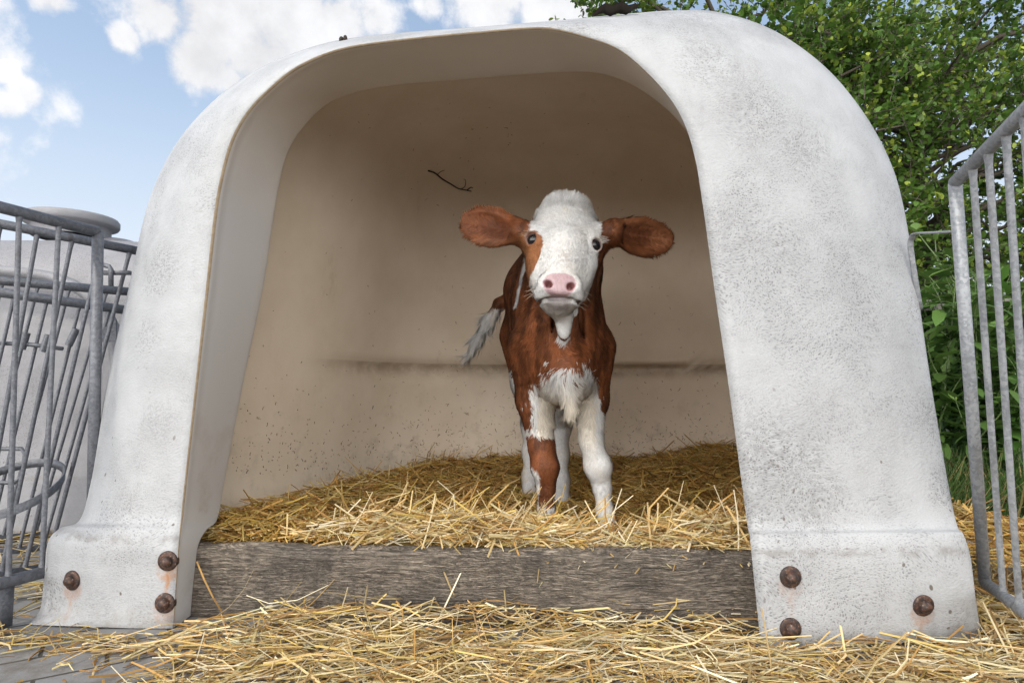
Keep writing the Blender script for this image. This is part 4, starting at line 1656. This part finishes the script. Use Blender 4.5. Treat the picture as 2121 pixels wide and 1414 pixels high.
sd /= np.linalg.norm(sd, axis=1)[:, None] + 1e-9
mid_ = Pr + hd_ * (Ln * .55)[:, None] - Nr * (Ln * .02)[:, None]
tip_ = Pr + hd_ * Ln[:, None] - Nr * (Ln * stand * .35)[:, None]
root_ = Pr - Nr * .001
HV = np.stack([root_ - sd * wmax[:, None], root_ + sd * wmax[:, None], mid_ + sd * wmax[:, None] * .75, mid_ - sd * wmax[:, None] * .75, tip_], 1).reshape(-1, 3)
bi = np.arange(NH) * 5
HQ = np.stack([bi, bi + 1, bi + 2, bi + 3], 1)
HT = np.stack([bi + 3, bi + 2, bi + 4], 1)
Nf = Nr * .8 + hd_ * .25
Nf /= np.linalg.norm(Nf, axis=1)[:, None]
HC = np.repeat(np.column_stack([hcol, np.ones(NH)]), 5, 0)
HN = np.repeat(Nf, 5, 0)
mesh("fur", HV, [HQ, HT], M_fur, calf, False, attrs={"Col": HC, "Nrm": HN})
# whiskers and pale lashes
for s_, nw in ((-1, 17), (1, 10)):
    m_ = MB()
    for k in range(nw):
        y0 = g.uniform(.09, .150)
        a0 = hp(s_ * g.uniform(.046, .054), y0, g.uniform(-.07, -.03))
        o_ = hx * s_ * g.uniform(.5, 1.0) + hy * g.uniform(-.2, .5) + hz * g.uniform(-.2, .3)
        l_ = g.uniform(.014, .034)
        m_.tube([a0, a0 + o_ * l_ * .5, a0 + o_ * l_ - np.array((0, 0, l_ * .25))], [.0003, .00025, .0001], 4, False)
    m_.build("muzzle_hair", M_fur, calf, attrs={"Col": np.tile((.55, .45, .36, 1.0), (m_.n, 1)), "Nrm": np.tile((0, -1.0, .3), (m_.n, 1))})
for s_, (c_, dv) in zip((-1, 1), eyes):
    m_ = MB()
    up_e = np.cross(np.cross(dv, -hy), dv)
    up_e /= np.linalg.norm(up_e)
    sx = np.cross(up_e, dv)
    for k in range(16):
        a = g.uniform(-.2, 1.25)
        rt = c_ + dv * .016 + (up_e * math.cos(a) * .0150 + sx * s_ * (1 if sx.dot(hx) > 0 else -1) * math.sin(a) * .0145)
        o_ = dv * .8 + hx * s_ * .55 + up_e * .15 + g.normal(0, .12, 3)
        l_ = g.uniform(.012, .021)
        m_.tube([rt, rt + o_ * l_ * .6, rt + o_ * l_ - up_e * l_ * .25], [.00045, .00035, .0001], 4, False)
    cl_ = (.62, .58, .52, 1.0) if s_ > 0 else (.36, .22, .13, 1.0)
    m_.build("eyelashes", M_fur, calf, attrs={"Col": np.tile(cl_, (m_.n, 1)), "Nrm": np.tile((0, -.8, .6), (m_.n, 1))})

# ------------------------------------------------------------------ steel pen fences
def lerp(a, b_, t_):
    return np.asarray(a) + (np.asarray(b_) - np.asarray(a)) * t_


def fence_panel(label, TL, TR, BL, BR, bar_ts, rr=.020, rb=.0085, posts=(), mids=(), group="galvanised pen fences", bar_tb=None):
    """steel hurdle between four corner points; bar_ts: where the bars stand along it"""
    root = empty("fence_panel", tuple((np.asarray(BL) + BR) / 2))
    tag(root, label, "fence panel", group)
    for nm, a, c_ in (("top_rail", TL, TR), ("bottom_rail", BL, BR)):
        m_ = MB()
        m_.tube([a, lerp(a, c_, .5), c_], rr, 16)
        m_.build(nm, M_galv, root)
    for k_ in posts:
        m_ = MB()
        a, c_ = lerp(TL, TR, k_), lerp(BL, BR, k_)
        m_.tube([a, lerp(a, c_, .5), c_], rr * 1.0, 16)
        m_.build("post", M_galv, root)
    for k_ in mids:
        m_ = MB()
        m_.tube([lerp(TL, BL, k_), lerp(TR, BR, k_)], rr * .8, 14)
        m_.build("middle_rail", M_galv, root)
    for i, k_ in enumerate(bar_ts):
        m_ = MB()
        kb = k_ if bar_tb is None else bar_tb[i]
        a, c_ = lerp(TL, TR, k_), lerp(BL, BR, kb)
        tt_ = np.linspace(0, 1, 9)
        rad = rb + .005 * np.exp(-tt_ * 60) + .005 * np.exp(-(1 - tt_) * 60)
        m_.tube([lerp(a, c_, q_) for q_ in (0, .012, .03, .2, .5, .8, .97, .988, 1)],
                [rb * 1.9, rb * 1.25, rb, rb, rb, rb, rb, rb * 1.25, rb * 1.9], 10, False)
        m_.build("bar", M_galv, root)
    return root


def on_line(p0, p1, u):
    """fraction along p0->p1 that appears at photo column u"""
    lo_, hi_ = -1.0, 2.0
    f = lambda t_: px_of(lerp(p0, p1, t_)[None])[0][0] - u
    for _ in range(60):
        m_ = (lo_ + hi_) / 2
        if (f(lo_) < 0) == (f(m_) < 0):
            lo_ = m_
        else:
            hi_ = m_
    return (lo_ + hi_) / 2


# nearest panel on the left: runs from beside the camera to the hutch
TRa = at(203, 481, 1.50)
tl0 = at(0, 429, 1.31)
TLa = TRa + (tl0 - TRa) * 3.4
BRa = at(190, 1158, 1.50)
bl0 = at(0, 1208, 1.32)
BLa = BRa + (bl0 - BRa) * 3.4
ts = [on_line(TRa, TLa, u) for u in (122, 40)]
bs = [on_line(BRa, BLa, u) for u in (86, 17)]
st_t = (ts[1] - ts[0])
ts += [ts[1] + st_t * k for k in range(1, 6) if ts[1] + st_t * k < .97]
bs += [bs[1] + (bs[1] - bs[0]) * k for k in range(1, 6)]
pA = fence_panel("nearest galvanised fence panel on the left, with an upright end post beside the hutch",
                 TRa, TLa, BRa, BLa, ts, .0128, .0056, posts=(0.0, .995), bar_tb=bs[:len(ts)])
m_ = MB()      # foot plate under the bottom rail
fp = lerp(BRa, BLa, on_line(BRa, BLa, 4))
m_.box(fp + np.array((0, 0, -.055)), (.022, .004, .055), np.array([(.35, .94, 0), (-.94, .35, 0), (0, 0, 1)]))
m_.build("foot_plate", M_galv, pA)

# second panel: leans outward, a little further away
TRb, TLb = at(292, 521, 1.78), at(-60, 452, 1.56)
BRb, BLb = at(118, 1172, 1.74), at(-190, 1220, 1.50)
TLb, BLb = TRb + (TLb - TRb) * 1.8, BRb + (BLb - BRb) * 1.8
ts = [on_line(TRb, TLb, u) for u in (270, 212, 150, 78, 0, -70, -150)]
bs = [on_line(BRb, BLb, u) for u in (95, 50, 2, -52, -110, -165, -220)]
pB = fence_panel("leaning galvanised fence panel with a latch and bucket ring, second from the camera", TRb, TLb, BRb, BLb, ts, .0125, .0056,
                 posts=(), bar_tb=bs)
m_ = MB()      # drop latch and its strap
m_.tube([at(212, 548, 1.70), at(226, 552, 1.70), at(230, 558, 1.70), at(230, 592, 1.70)], .0065, 8)
m_.box(at(240, 565, 1.71), (.040, .006, .0055))
m_.build("latch", M_galv, pB)

# two hurdles of the next pen with bars that slant more
TRc, TLc = at(268, 604, 2.15), at(-40, 578, 1.95)
BRc, BLc = at(100, 1108, 2.10), at(-160, 1130, 1.9)
TLc, BLc = TRc + (TLc - TRc) * 1.7, BRc + (BLc - BRc) * 1.7
ts = [on_line(TRc, TLc, u) for u in (222, 145, 80, 6, -70, -150)]
bs = [on_line(BRc, BLc, u) for u in (72, 5, -60, -130, -200, -270)]
pC = fence_panel("farthest galvanised hurdle on the left, its slanting bars just before the grey hutch", TRc, TLc, BRc, BLc, ts, .0145, .0050, bar_tb=bs)
TRd, TLd = at(262, 642, 2.0), at(-40, 600, 1.84)
BRd, BLd = at(104, 1136, 1.95), at(-160, 1162, 1.8)
TLd, BLd = TRd + (TLd - TRd) * 1.7, BRd + (BLd - BRd) * 1.7
ts = [on_line(TRd, TLd, u) for u in (228, 166, 98, 30, -40, -120)]
bs = [on_line(BRd, BLd, u) for u in (88, 38, -30, -95, -160, -230)]
pD = fence_panel("slanting galvanised hurdle on the left carrying three short pipe sockets and a hook rod", TRd, TLd, BRd, BLd, ts, .0145, .0050, bar_tb=bs)
for (u, v, du) in ((50, 705, 5), (95, 710, 6), (150, 697, 8)):
    m_ = MB()
    a, c_ = at(u + du, v - 16, 1.88), at(u - du, v + 18, 1.88)
    m_.tube([a, lerp(a, c_, .5), c_], .0105, 14, False)
    m_.tube([a, lerp(a, c_, .5), c_], .0085, 14, False)
    m_.build("pipe_socket", M_galv, pD)
m_ = MB()
m_.tube([at(-60, 708, 1.87), at(60, 713, 1.885), at(130, 722, 1.90)], .0062, 8)
m_.build("socket_rod", M_galv, pD)
m_ = MB()
m_.tube([at(-60, 929, 1.84), at(45, 929, 1.86), at(52, 940, 1.86), at(46, 985, 1.86), at(30, 999, 1.86), at(-60, 999, 1.84)], .0062, 8)
m_.build("hook_rod", M_galv, pD)
m_ = MB()      # gusset plate near the hutch
q0, q1, q2, q3 = at(207, 685, 1.93), at(240, 662, 1.95), at(240, 708, 1.95), at(207, 708, 1.93)
nn_ = np.array((0, .005, 0))
m_.add([q0, q1, q2, q3, q0 + nn_, q1 + nn_, q2 + nn_, q3 + nn_], [(0, 1, 2, 3), (7, 6, 5, 4), (0, 4, 5, 1), (1, 5, 6, 2), (2, 6, 7, 3), (3, 7, 4, 0)])
m_.build("hinge_plate", M_galv, pD, False)
# the flat ring that holds a feed bucket
rc = at(20, 1012, 1.62)
th = np.linspace(0, 2 * np.pi, 61)
m_ = MB()
ring = []
rx, ry = .115, .115
tl_ = np.array((0, 0, 0))
for (r_, h_) in ((0, -.011), (0, .011), (-.004, .011), (-.004, -.011), (0, -.011)):
    ring.append(rc + np.column_stack([(rx + r_) * np.cos(th), (ry + r_) * np.sin(th), h_ + .45 * ry * np.sin(th)]))
Vr = np.vstack(ring)
m_.add(Vr, grid_faces(5, 61, 0, True))
br_o = m_.build("bucket_ring", M_galv, pB)

# panel on the right, close to the camera
M_galv = M_galv_pale
TLe, BLe = at(1978, 378, 1.12), at(2040, 1205, 1.33)
TRe, BRe = at(2125, 228, 0.90), at(2125, 1270, 1.14)
TRe, BRe = TLe + (TRe - TLe) * 2.6, BLe + (BRe - BLe) * 2.6
ts = [on_line(TLe, TRe, u) for u in (2014, 2046, 2083, 2121)]
bs = [on_line(BLe, BRe, u) for u in (2078, 2112, 2150, 2190)]
dt_, db_ = ts[3] - ts[2], bs[3] - bs[2]
for k in range(1, 9):
    ts.append(ts[3] + dt_ * k * (1 - .03 * k))
    bs.append(bs[3] + db_ * k * (1 - .03 * k))
kk = [i for i in range(len(ts)) if ts[i] < .96 and bs[i] < .96]
pE = fence_panel("galvanised fence panel on the right hooked to the hutch by a bent flat bracket", TLe, TRe, BLe, BRe, [ts[i] for i in kk], .0112, .0058,
                 posts=(0.0, .99), bar_tb=[bs[i] for i in kk])
m_ = MB()
bp = [at(1972, 480, 1.17), at(1930, 482, 1.25), at(1896, 484, 1.33), at(1888, 492, 1.35), at(1886, 510, 1.36), at(1893, 560, 1.37), at(1906, 640, 1.39)]
m_.tube(catmull(bp, 5), .006, 8, True, flat=(1.0, .42))
m_.build("bracket", M_galv, pE)

# ------------------------------------------------------------------ the neighbouring hutch on the left
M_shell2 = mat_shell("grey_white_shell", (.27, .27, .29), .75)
nh = empty("calf_hutch", (-1.9, 2.9, 0))
tag(nh, "greyish white calf hutch standing behind the fence panels on the left", "calf hutch")
n_s, n_t = 41, 64
rings = []
cxn, cyn = -1.95, 3.02
th = np.linspace(0, 2 * np.pi, 96, endpoint=False)


def sq_ring(hx_, hy_, ex, z_, dx=0):
    ct, st2 = np.cos(th), np.sin(th)
    return np.column_stack([cxn + dx + hx_ * np.sign(ct) * np.abs(ct) ** (2 / ex), cyn + hy_ * np.sign(st2) * np.abs(st2) ** (2 / ex), np.full(96, z_)])


for (z_, s_) in ((0, 1.04), (.03, 1.035), (.035, 1.0), (.16, .985), (.175, .975), (.19, .955), (.4, .935), (.6, .915), (.72, .90), (.735, .885), (.80, .87), (.90, .83), (.98, .77), (1.04, .69), (1.08, .60), (1.10, .50), (1.115, .35), (1.12, .15), (1.122, .01)):
    rings.append(sq_ring(.98 * s_, .86 * s_, 4.5, z_))
RV = np.vstack(rings)
nR = len(rings)
i, j = np.meshgrid(np.arange(nR - 1), np.arange(96), indexing="ij")
a0 = i * 96 + j
b0 = i * 96 + (j + 1) % 96
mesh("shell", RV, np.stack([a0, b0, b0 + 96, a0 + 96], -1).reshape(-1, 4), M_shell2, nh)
m_ = MB()
cc = at(150, 452, 2.75)
m_.lathe(cc + np.array((0, 0, -.05)), (0, 0, 1), [(.15, -.04), (.15, .012), (.178, .014), (.183, .022), (.183, .042), (.176, .052), (.13, .060), (.06, .066), (.001, .068)], 40)
m_.build("vent_cap", M_shell2, nh)
m_ = MB()
m_.lathe(at(238, 500, 2.85) + np.array((0, 0, -.07)), (0, 0, 1), [(.13, -.05), (.128, .03), (.115, .058), (.08, .072), (.001, .078)], 32)
m_.build("roof_bulge", M_shell2, nh)
# arched moulding on the side that faces the pen
m_ = MB()
ap = [(-2.62, 2.150, .05), (-2.60, 2.165, .40), (-2.52, 2.185, .70), (-2.36, 2.215, .85), (-2.1, 2.23, .90), (-1.8, 2.23, .90), (-1.56, 2.215, .85), (-1.40, 2.185, .70), (-1.34, 2.165, .40), (-1.30, 2.150, .05)]
m_.tube(catmull(ap, 6), .035, 12, True, flat=(1, .6))
m_.build("moulded_rib", M_shell2, nh)

# ------------------------------------------------------------------ foliage
def leaf_mesh(P, D, Nn, L, Wd, col, g, fold=.25, pointed=True):
    """leaves with 8 points each: P base points, D pointing along the leaf, Nn upper side"""
    n = len(P)
    D = D / (np.linalg.norm(D, axis=1)[:, None] + 1e-9)
    S_ = np.cross(D, Nn)
    S_ /= np.linalg.norm(S_, axis=1)[:, None] + 1e-9
    U = np.cross(S_, D)
    tl = np.array((0, .28, .68, 1.0))
    wl_ = np.array((.12, .95, .78, .04)) if pointed else np.array((.15, .85, 1.0, .35))
    droop = g.normal(.12, .12, n)
    V = []
    for k in range(4):
        ctr = P + D * (L * tl[k])[:, None] - U * (L * droop * tl[k] ** 2)[:, None]
        for s_ in (-1, 0, 1):
            V.append(ctr + S_ * (s_ * Wd * .5 * wl_[k])[:, None] + U * (abs(s_) * Wd * .5 * wl_[k] * fold)[:, None])
    V = np.stack(V, 1).reshape(-1, 3)
    b_ = (np.arange(n) * 12)[:, None]
    q = []
    for k in range(3):
        for s_ in range(2):
            a = k * 3 + s_
            q.append((a, a + 1, a + 4, a + 3))
    Fq = (b_[:, :, None] + np.array(q)[None]).reshape(-1, 4)
    return V, Fq, np.repeat(np.column_stack([col, np.ones(n)]), 12, 0)


def unit(g, n):
    v = g.normal(0, 1, (n, 3))
    return v / np.linalg.norm(v, axis=1)[:, None]


def tree(label, base, trunk_h, clumps, nl, leafL, pal, seed, r0=.10, group="trees behind the hutch"):
    """clumps: list of (centre, radii, density) in world coordinates"""
    g = np.random.default_rng(seed)
    base = np.asarray(base, float)
    root = empty("tree", tuple(base))
    tag(root, label, "tree", group)
    wood = MB()
    top = base + np.array((g.normal(0, .1), g.normal(0, .1), trunk_h))
    tp = [base - np.array((0, 0, .1)), lerp(base, top, .3) + g.normal(0, .04, 3), lerp(base, top, .65) + g.normal(0, .06, 3), top]
    wood.tube(catmull(tp, 6), np.linspace(r0, r0 * .35, 19), 12)
    trunk = wood.build("trunk", M_bark, root)
    tw_ = MB()
    LV, LF, LC, o_ = [], [], [], 0
    tot = sum(c_[2] * np.prod(c_[1]) ** .67 for c_ in clumps)
    for (c_, r_, dens) in clumps:
        c_ = np.asarray(c_, float)
        r_ = np.asarray(r_, float)
        share = max(1, int(nl * dens * np.prod(r_) ** .67 / tot / 16))
        st = lerp(base, top, min(.98, max(.25, (c_[2] - base[2] - .4) / trunk_h)))
        lm = [st, lerp(st, c_, .4) + g.normal(0, .08, 3), lerp(st, c_, .75) + g.normal(0, .08, 3), c_]
        tw_.tube(catmull(lm, 4), np.linspace(r0 * .30, .006, 13), 6, False)
        for k in range(share):
            d = unit(g, 1)[0]
            e = c_ + d * r_ * g.random() ** .45
            # one twig of leaves
            dr = (e - c_) / (np.linalg.norm(e - c_) + .01) * .7 + np.array((0, 0, .45)) + g.normal(0, .35, 3)
            dr /= np.linalg.norm(dr)
            l_ = g.uniform(.18, .36)
            a = e - dr * l_ * .4
            tw_.tube([a, a + dr * l_ * .5 + g.normal(0, .01, 3), a + dr * l_], [.0035, .0028, .0012], 4, False)
            m = 16
            tq = np.linspace(.05, 1, m) + g.normal(0, .03, m)
            P = a + dr * (tq * l_)[:, None] + g.normal(0, .006, (m, 3))
            ld = dr * .55 + unit(g, m) * .9
            nn2 = np.array((0, 0, 1.0)) + unit(g, m) * .75
            Ls = leafL * g.uniform(.55, 1.2, m) * (1.05 - .25 * tq)
            young = np.clip((tq - .55) * 2.2, 0, 1) * (g.random(m) < .80) * g.uniform(.35, 1)
            cc_ = pal[0] * (1 - young[:, None]) + pal[1] * young[:, None]
            cc_ = cc_ * g.uniform(.7, 1.35, (m, 1))
            V, Fq, C_ = leaf_mesh(P, ld, nn2, Ls, Ls * g.uniform(.58, .80, m), cc_, g, .18, False)
            LV.append(V)
            LF.append(Fq + o_)
            LC.append(C_)
            o_ += len(V)
    tw_.build("limbs", M_bark, root)
    crown = mesh("crown", np.vstack(LV), np.vstack(LF), M_leaf, root, True, attrs={"Col": np.vstack(LC)})
    return root


PAL1 = (np.array((.085, .165, .030)), np.array((.36, .43, .06)))
PAL2 = (np.array((.034, .070, .020)), np.array((.13, .19, .030)))
g = np.random.default_rng(5)


def crown_clumps(g, n, box, Y0, Y1, rlo, rhi, gap=None):
    out = []
    (x0, x1, z0, z1) = box
    while len(out) < n:
        c_ = np.array((g.uniform(x0, x1), g.uniform(Y0, Y1), g.uniform(z0, z1)))
        if gap is not None and not gap(c_):
            continue
        r_ = g.uniform(rlo, rhi)
        out.append((c_, np.array((r_, r_, r_ * .85)), g.uniform(.7, 1.3)))
    return out


def gapA(c_):
    # the crown's left shoulder slopes down behind the hutch
    return c_[2] < 4.4 and (c_[0] > .75 or c_[2] > 3.0)


cl1 = crown_clumps(g, 150, (.75, 3.3, .9, 4.0), 4.6, 6.4, .28, .52, gapA)
tree("tall leafy tree with leaf tips coloured light green as if sunlit close behind the hutch roof", (2.15, 5.5, 0), 3.4, cl1, 56000, .055, PAL1, 51, .11)
cl2 = crown_clumps(g, 130, (2.8, 5.3, .6, 4.1), 4.9, 6.9, .28, .52)
tree("tall leafy tree at the right edge behind the galvanised fence panel", (4.0, 6.0, 0), 3.3, cl2, 48000, .055, PAL1, 52, .10)

# ------------------------------------------------------------------ tall weeds, grass, rail fence behind on the right
M_oldwood, t, p = material("old_grey_wood")
P_ = pos(t)
t.put(p.inputs["Base Color"], t.mix(t.noise(t.scale(P_, (2, 8, 22)), 4, 6, .65), (.10, .095, .085), (.32, .30, .27)))
p.inputs["Roughness"].default_value = .9
rf = empty("rail_fence", (2.6, 3.55, 0))
tag(rf, "low wooden rail fence with grey weathered rail among the weeds behind the right panel", "fence")
ra, rb_ = at(1908, 632, 3.4), at(2075, 629, 3.75)
dR = (rb_ - ra) / np.linalg.norm(rb_ - ra)
m_ = MB()
m_.box((ra + rb_) / 2 + dR * .55, (np.linalg.norm(rb_ - ra) / 2 + .55, .018, .030), np.array([dR, np.cross((0, 0, 1.0), dR), (0, 0, 1)]))
m_.build("rail", M_oldwood, rf, False)
for k in (.12, 1.55):
    m_ = MB()
    q = ra + dR * k * .9 + np.array((0, .05, 0))
    m_.box((q[0], q[1] + .02, .48), (.035, .030, .50))
    m_.build("post", M_oldwood, rf, False)
m_ = MB()
for k in range(9):
    z_ = .12 + k * .095
    m_.tube([ra * np.array((1, 1, 0)) + (0, .03, z_), rb_ * np.array((1, 1, 0)) + dR * 1.1 + (0, .03, z_)], .0016, 4, False)
for k in range(18):
    q = ra * np.array((1, 1, 0)) + dR * k * .095 + (0, .033, 0)
    m_.tube([q + (0, 0, .08), q + (0, 0, .90)], .0016, 4, False)
mw = m_.build("wire_mesh", M_twig, rf)

WP = [(np.array((.075, .165, .032)), np.array((.16, .28, .06))), (np.array((.09, .17, .04)), np.array((.19, .29, .07)))]


def weed(base, h, seed, kind):
    g = np.random.default_rng(seed)
    base = np.asarray(base, float)
    root = empty("tall_weed", tuple(base))
    m_ = MB()
    LV, LF, LC, o_ = [], [], [], 0
    lean_ = g.normal(0, .09, 2)
    tips = [(base, base + np.array((lean_[0] * h, lean_[1] * h, h)), 1.0)]
    for k in range(g.integers(5, 9)):
        t_ = g.uniform(.2, .85)
        s0 = lerp(tips[0][0], tips[0][1], t_)
        az = g.uniform(0, 2 * np.pi)
        l_ = h * g.uniform(.22, .42) * (1.15 - t_ * .6)
        tips.append((s0, s0 + np.array((math.cos(az) * .5, math.sin(az) * .5, .85)) * l_, .6))
    for (a, c_, sc) in tips:
        md = lerp(a, c_, .5) + g.normal(0, .012, 3)
        m_.tube(catmull([a, md, c_], 4), np.linspace(.0055 * sc, .0018, 9), 5, False)
        l_ = np.linalg.norm(c_ - a)
        m = int(l_ / .021)
        if m < 2:
            continue
        tq = np.sort(g.uniform(.06, 1, m))
        P = np.array([lerp(a, c_, q_) for q_ in tq])
        az = np.arange(m) * 2.4 + g.normal(0, .4, m)
        el = np.where(tq < .8, g.normal(-.05, .3, m), g.normal(.6, .3, m))
        D = np.column_stack([np.cos(az) * np.cos(el), np.sin(az) * np.cos(el), np.sin(el)])
        L = (.150 - .075 * tq) * g.uniform(.6, 1.25, m) * (1.0 if kind == 0 else .8)
        yy = np.clip((tq - .6) * 1.8, 0, 1)[:, None] * g.random((m, 1))
        cc_ = (WP[kind][0] * (1 - yy) + WP[kind][1] * yy) * g.uniform(.7, 1.3, (m, 1))
        nn2 = np.tile((0, 0, 1.0), (m, 1)) + unit(g, m) * .35
        V, Fq, C_ = leaf_mesh(P, D, nn2, L, L * g.uniform(.40, .56, m), cc_, g, .2, True)
        LV.append(V)
        LF.append(Fq + o_)
        LC.append(C_)
        o_ += len(V)
    m_.build("stems", M_weedstem, root)
    mesh("leaves", np.vstack(LV), np.vstack(LF), M_weed, root, True, attrs={"Col": np.vstack(LC)})
    return root


M_weedstem, t, p = material("weed_stem")
t.put(p.inputs["Base Color"], (.10, .15, .05))
p.inputs["Roughness"].default_value = .6
g = np.random.default_rng(77)
protos = [weed((1.9, 2.75, 0), .98, 900 + k, k % 2) for k in range(6)]
spots = []
for k in range(46):
    Yq = g.uniform(2.55, 3.7)
    spots.append((g.uniform(.60 * Yq + .06, .94 * Yq), Yq))
spots += [(1.80, 2.50), (1.95, 2.46), (2.10, 2.52), (1.72, 2.62)]
spots.sort(key=lambda q_: q_[1])
for i, (x_, y_) in enumerate(spots):
    if i < 6:
        o = protos[i]
    else:
        o = protos[i % 6].copy()
        COL.objects.link(o)
        for ch_ in protos[i % 6].children:
            c_ = ch_.copy()
            COL.objects.link(c_)
            c_.parent = o
    o.location = (x_, y_, 0)
    o.rotation_euler = (0, 0, g.uniform(0, 6.28))
    s_ = g.uniform(.72, 1.12) * (.85 if y_ < 2.6 else 1)
    o.scale = (s_, s_, s_)
    tag(o, "tall green leafy weed in the thick stand behind the right fence panel", "weed", "tall weeds behind the right fence panel")

# grass at the foot of the weeds
g = np.random.default_rng(88)
n = 7500
Yq = 2.12 + np.abs(g.normal(0, .55, n))
Xq = g.uniform(.5, 1.1, n) * Yq
Xq = np.where(g.random(n) < .3, g.uniform(1.0, 6.5, n), Xq)
az = g.uniform(0, 6.28, n)
el = g.uniform(.6, 1.45, n)
D = np.column_stack([np.cos(az) * np.cos(el), np.sin(az) * np.cos(el), np.sin(el)])
L = g.uniform(.08, .30, n)
cc_ = np.array((.05, .095, .022)) * g.uniform(.6, 1.8, (n, 1))
dry = g.random(n) < .16
cc_[dry] = np.array((.42, .33, .15)) * g.uniform(.6, 1.1, (dry.sum(), 1))
V, Fq, C_ = leaf_mesh(np.column_stack([Xq, Yq, np.zeros(n)]), D, unit(g, n), L, np.full(n, .006), cc_, g, .3, True)
gr_o = mesh("grass", V, Fq, M_weed, None, True, attrs={"Col": C_}, origin=(2.2, 2.8, 0))
tag(gr_o, "tufts of long green grass at the foot of the weeds on the right", "grass", kind="stuff")
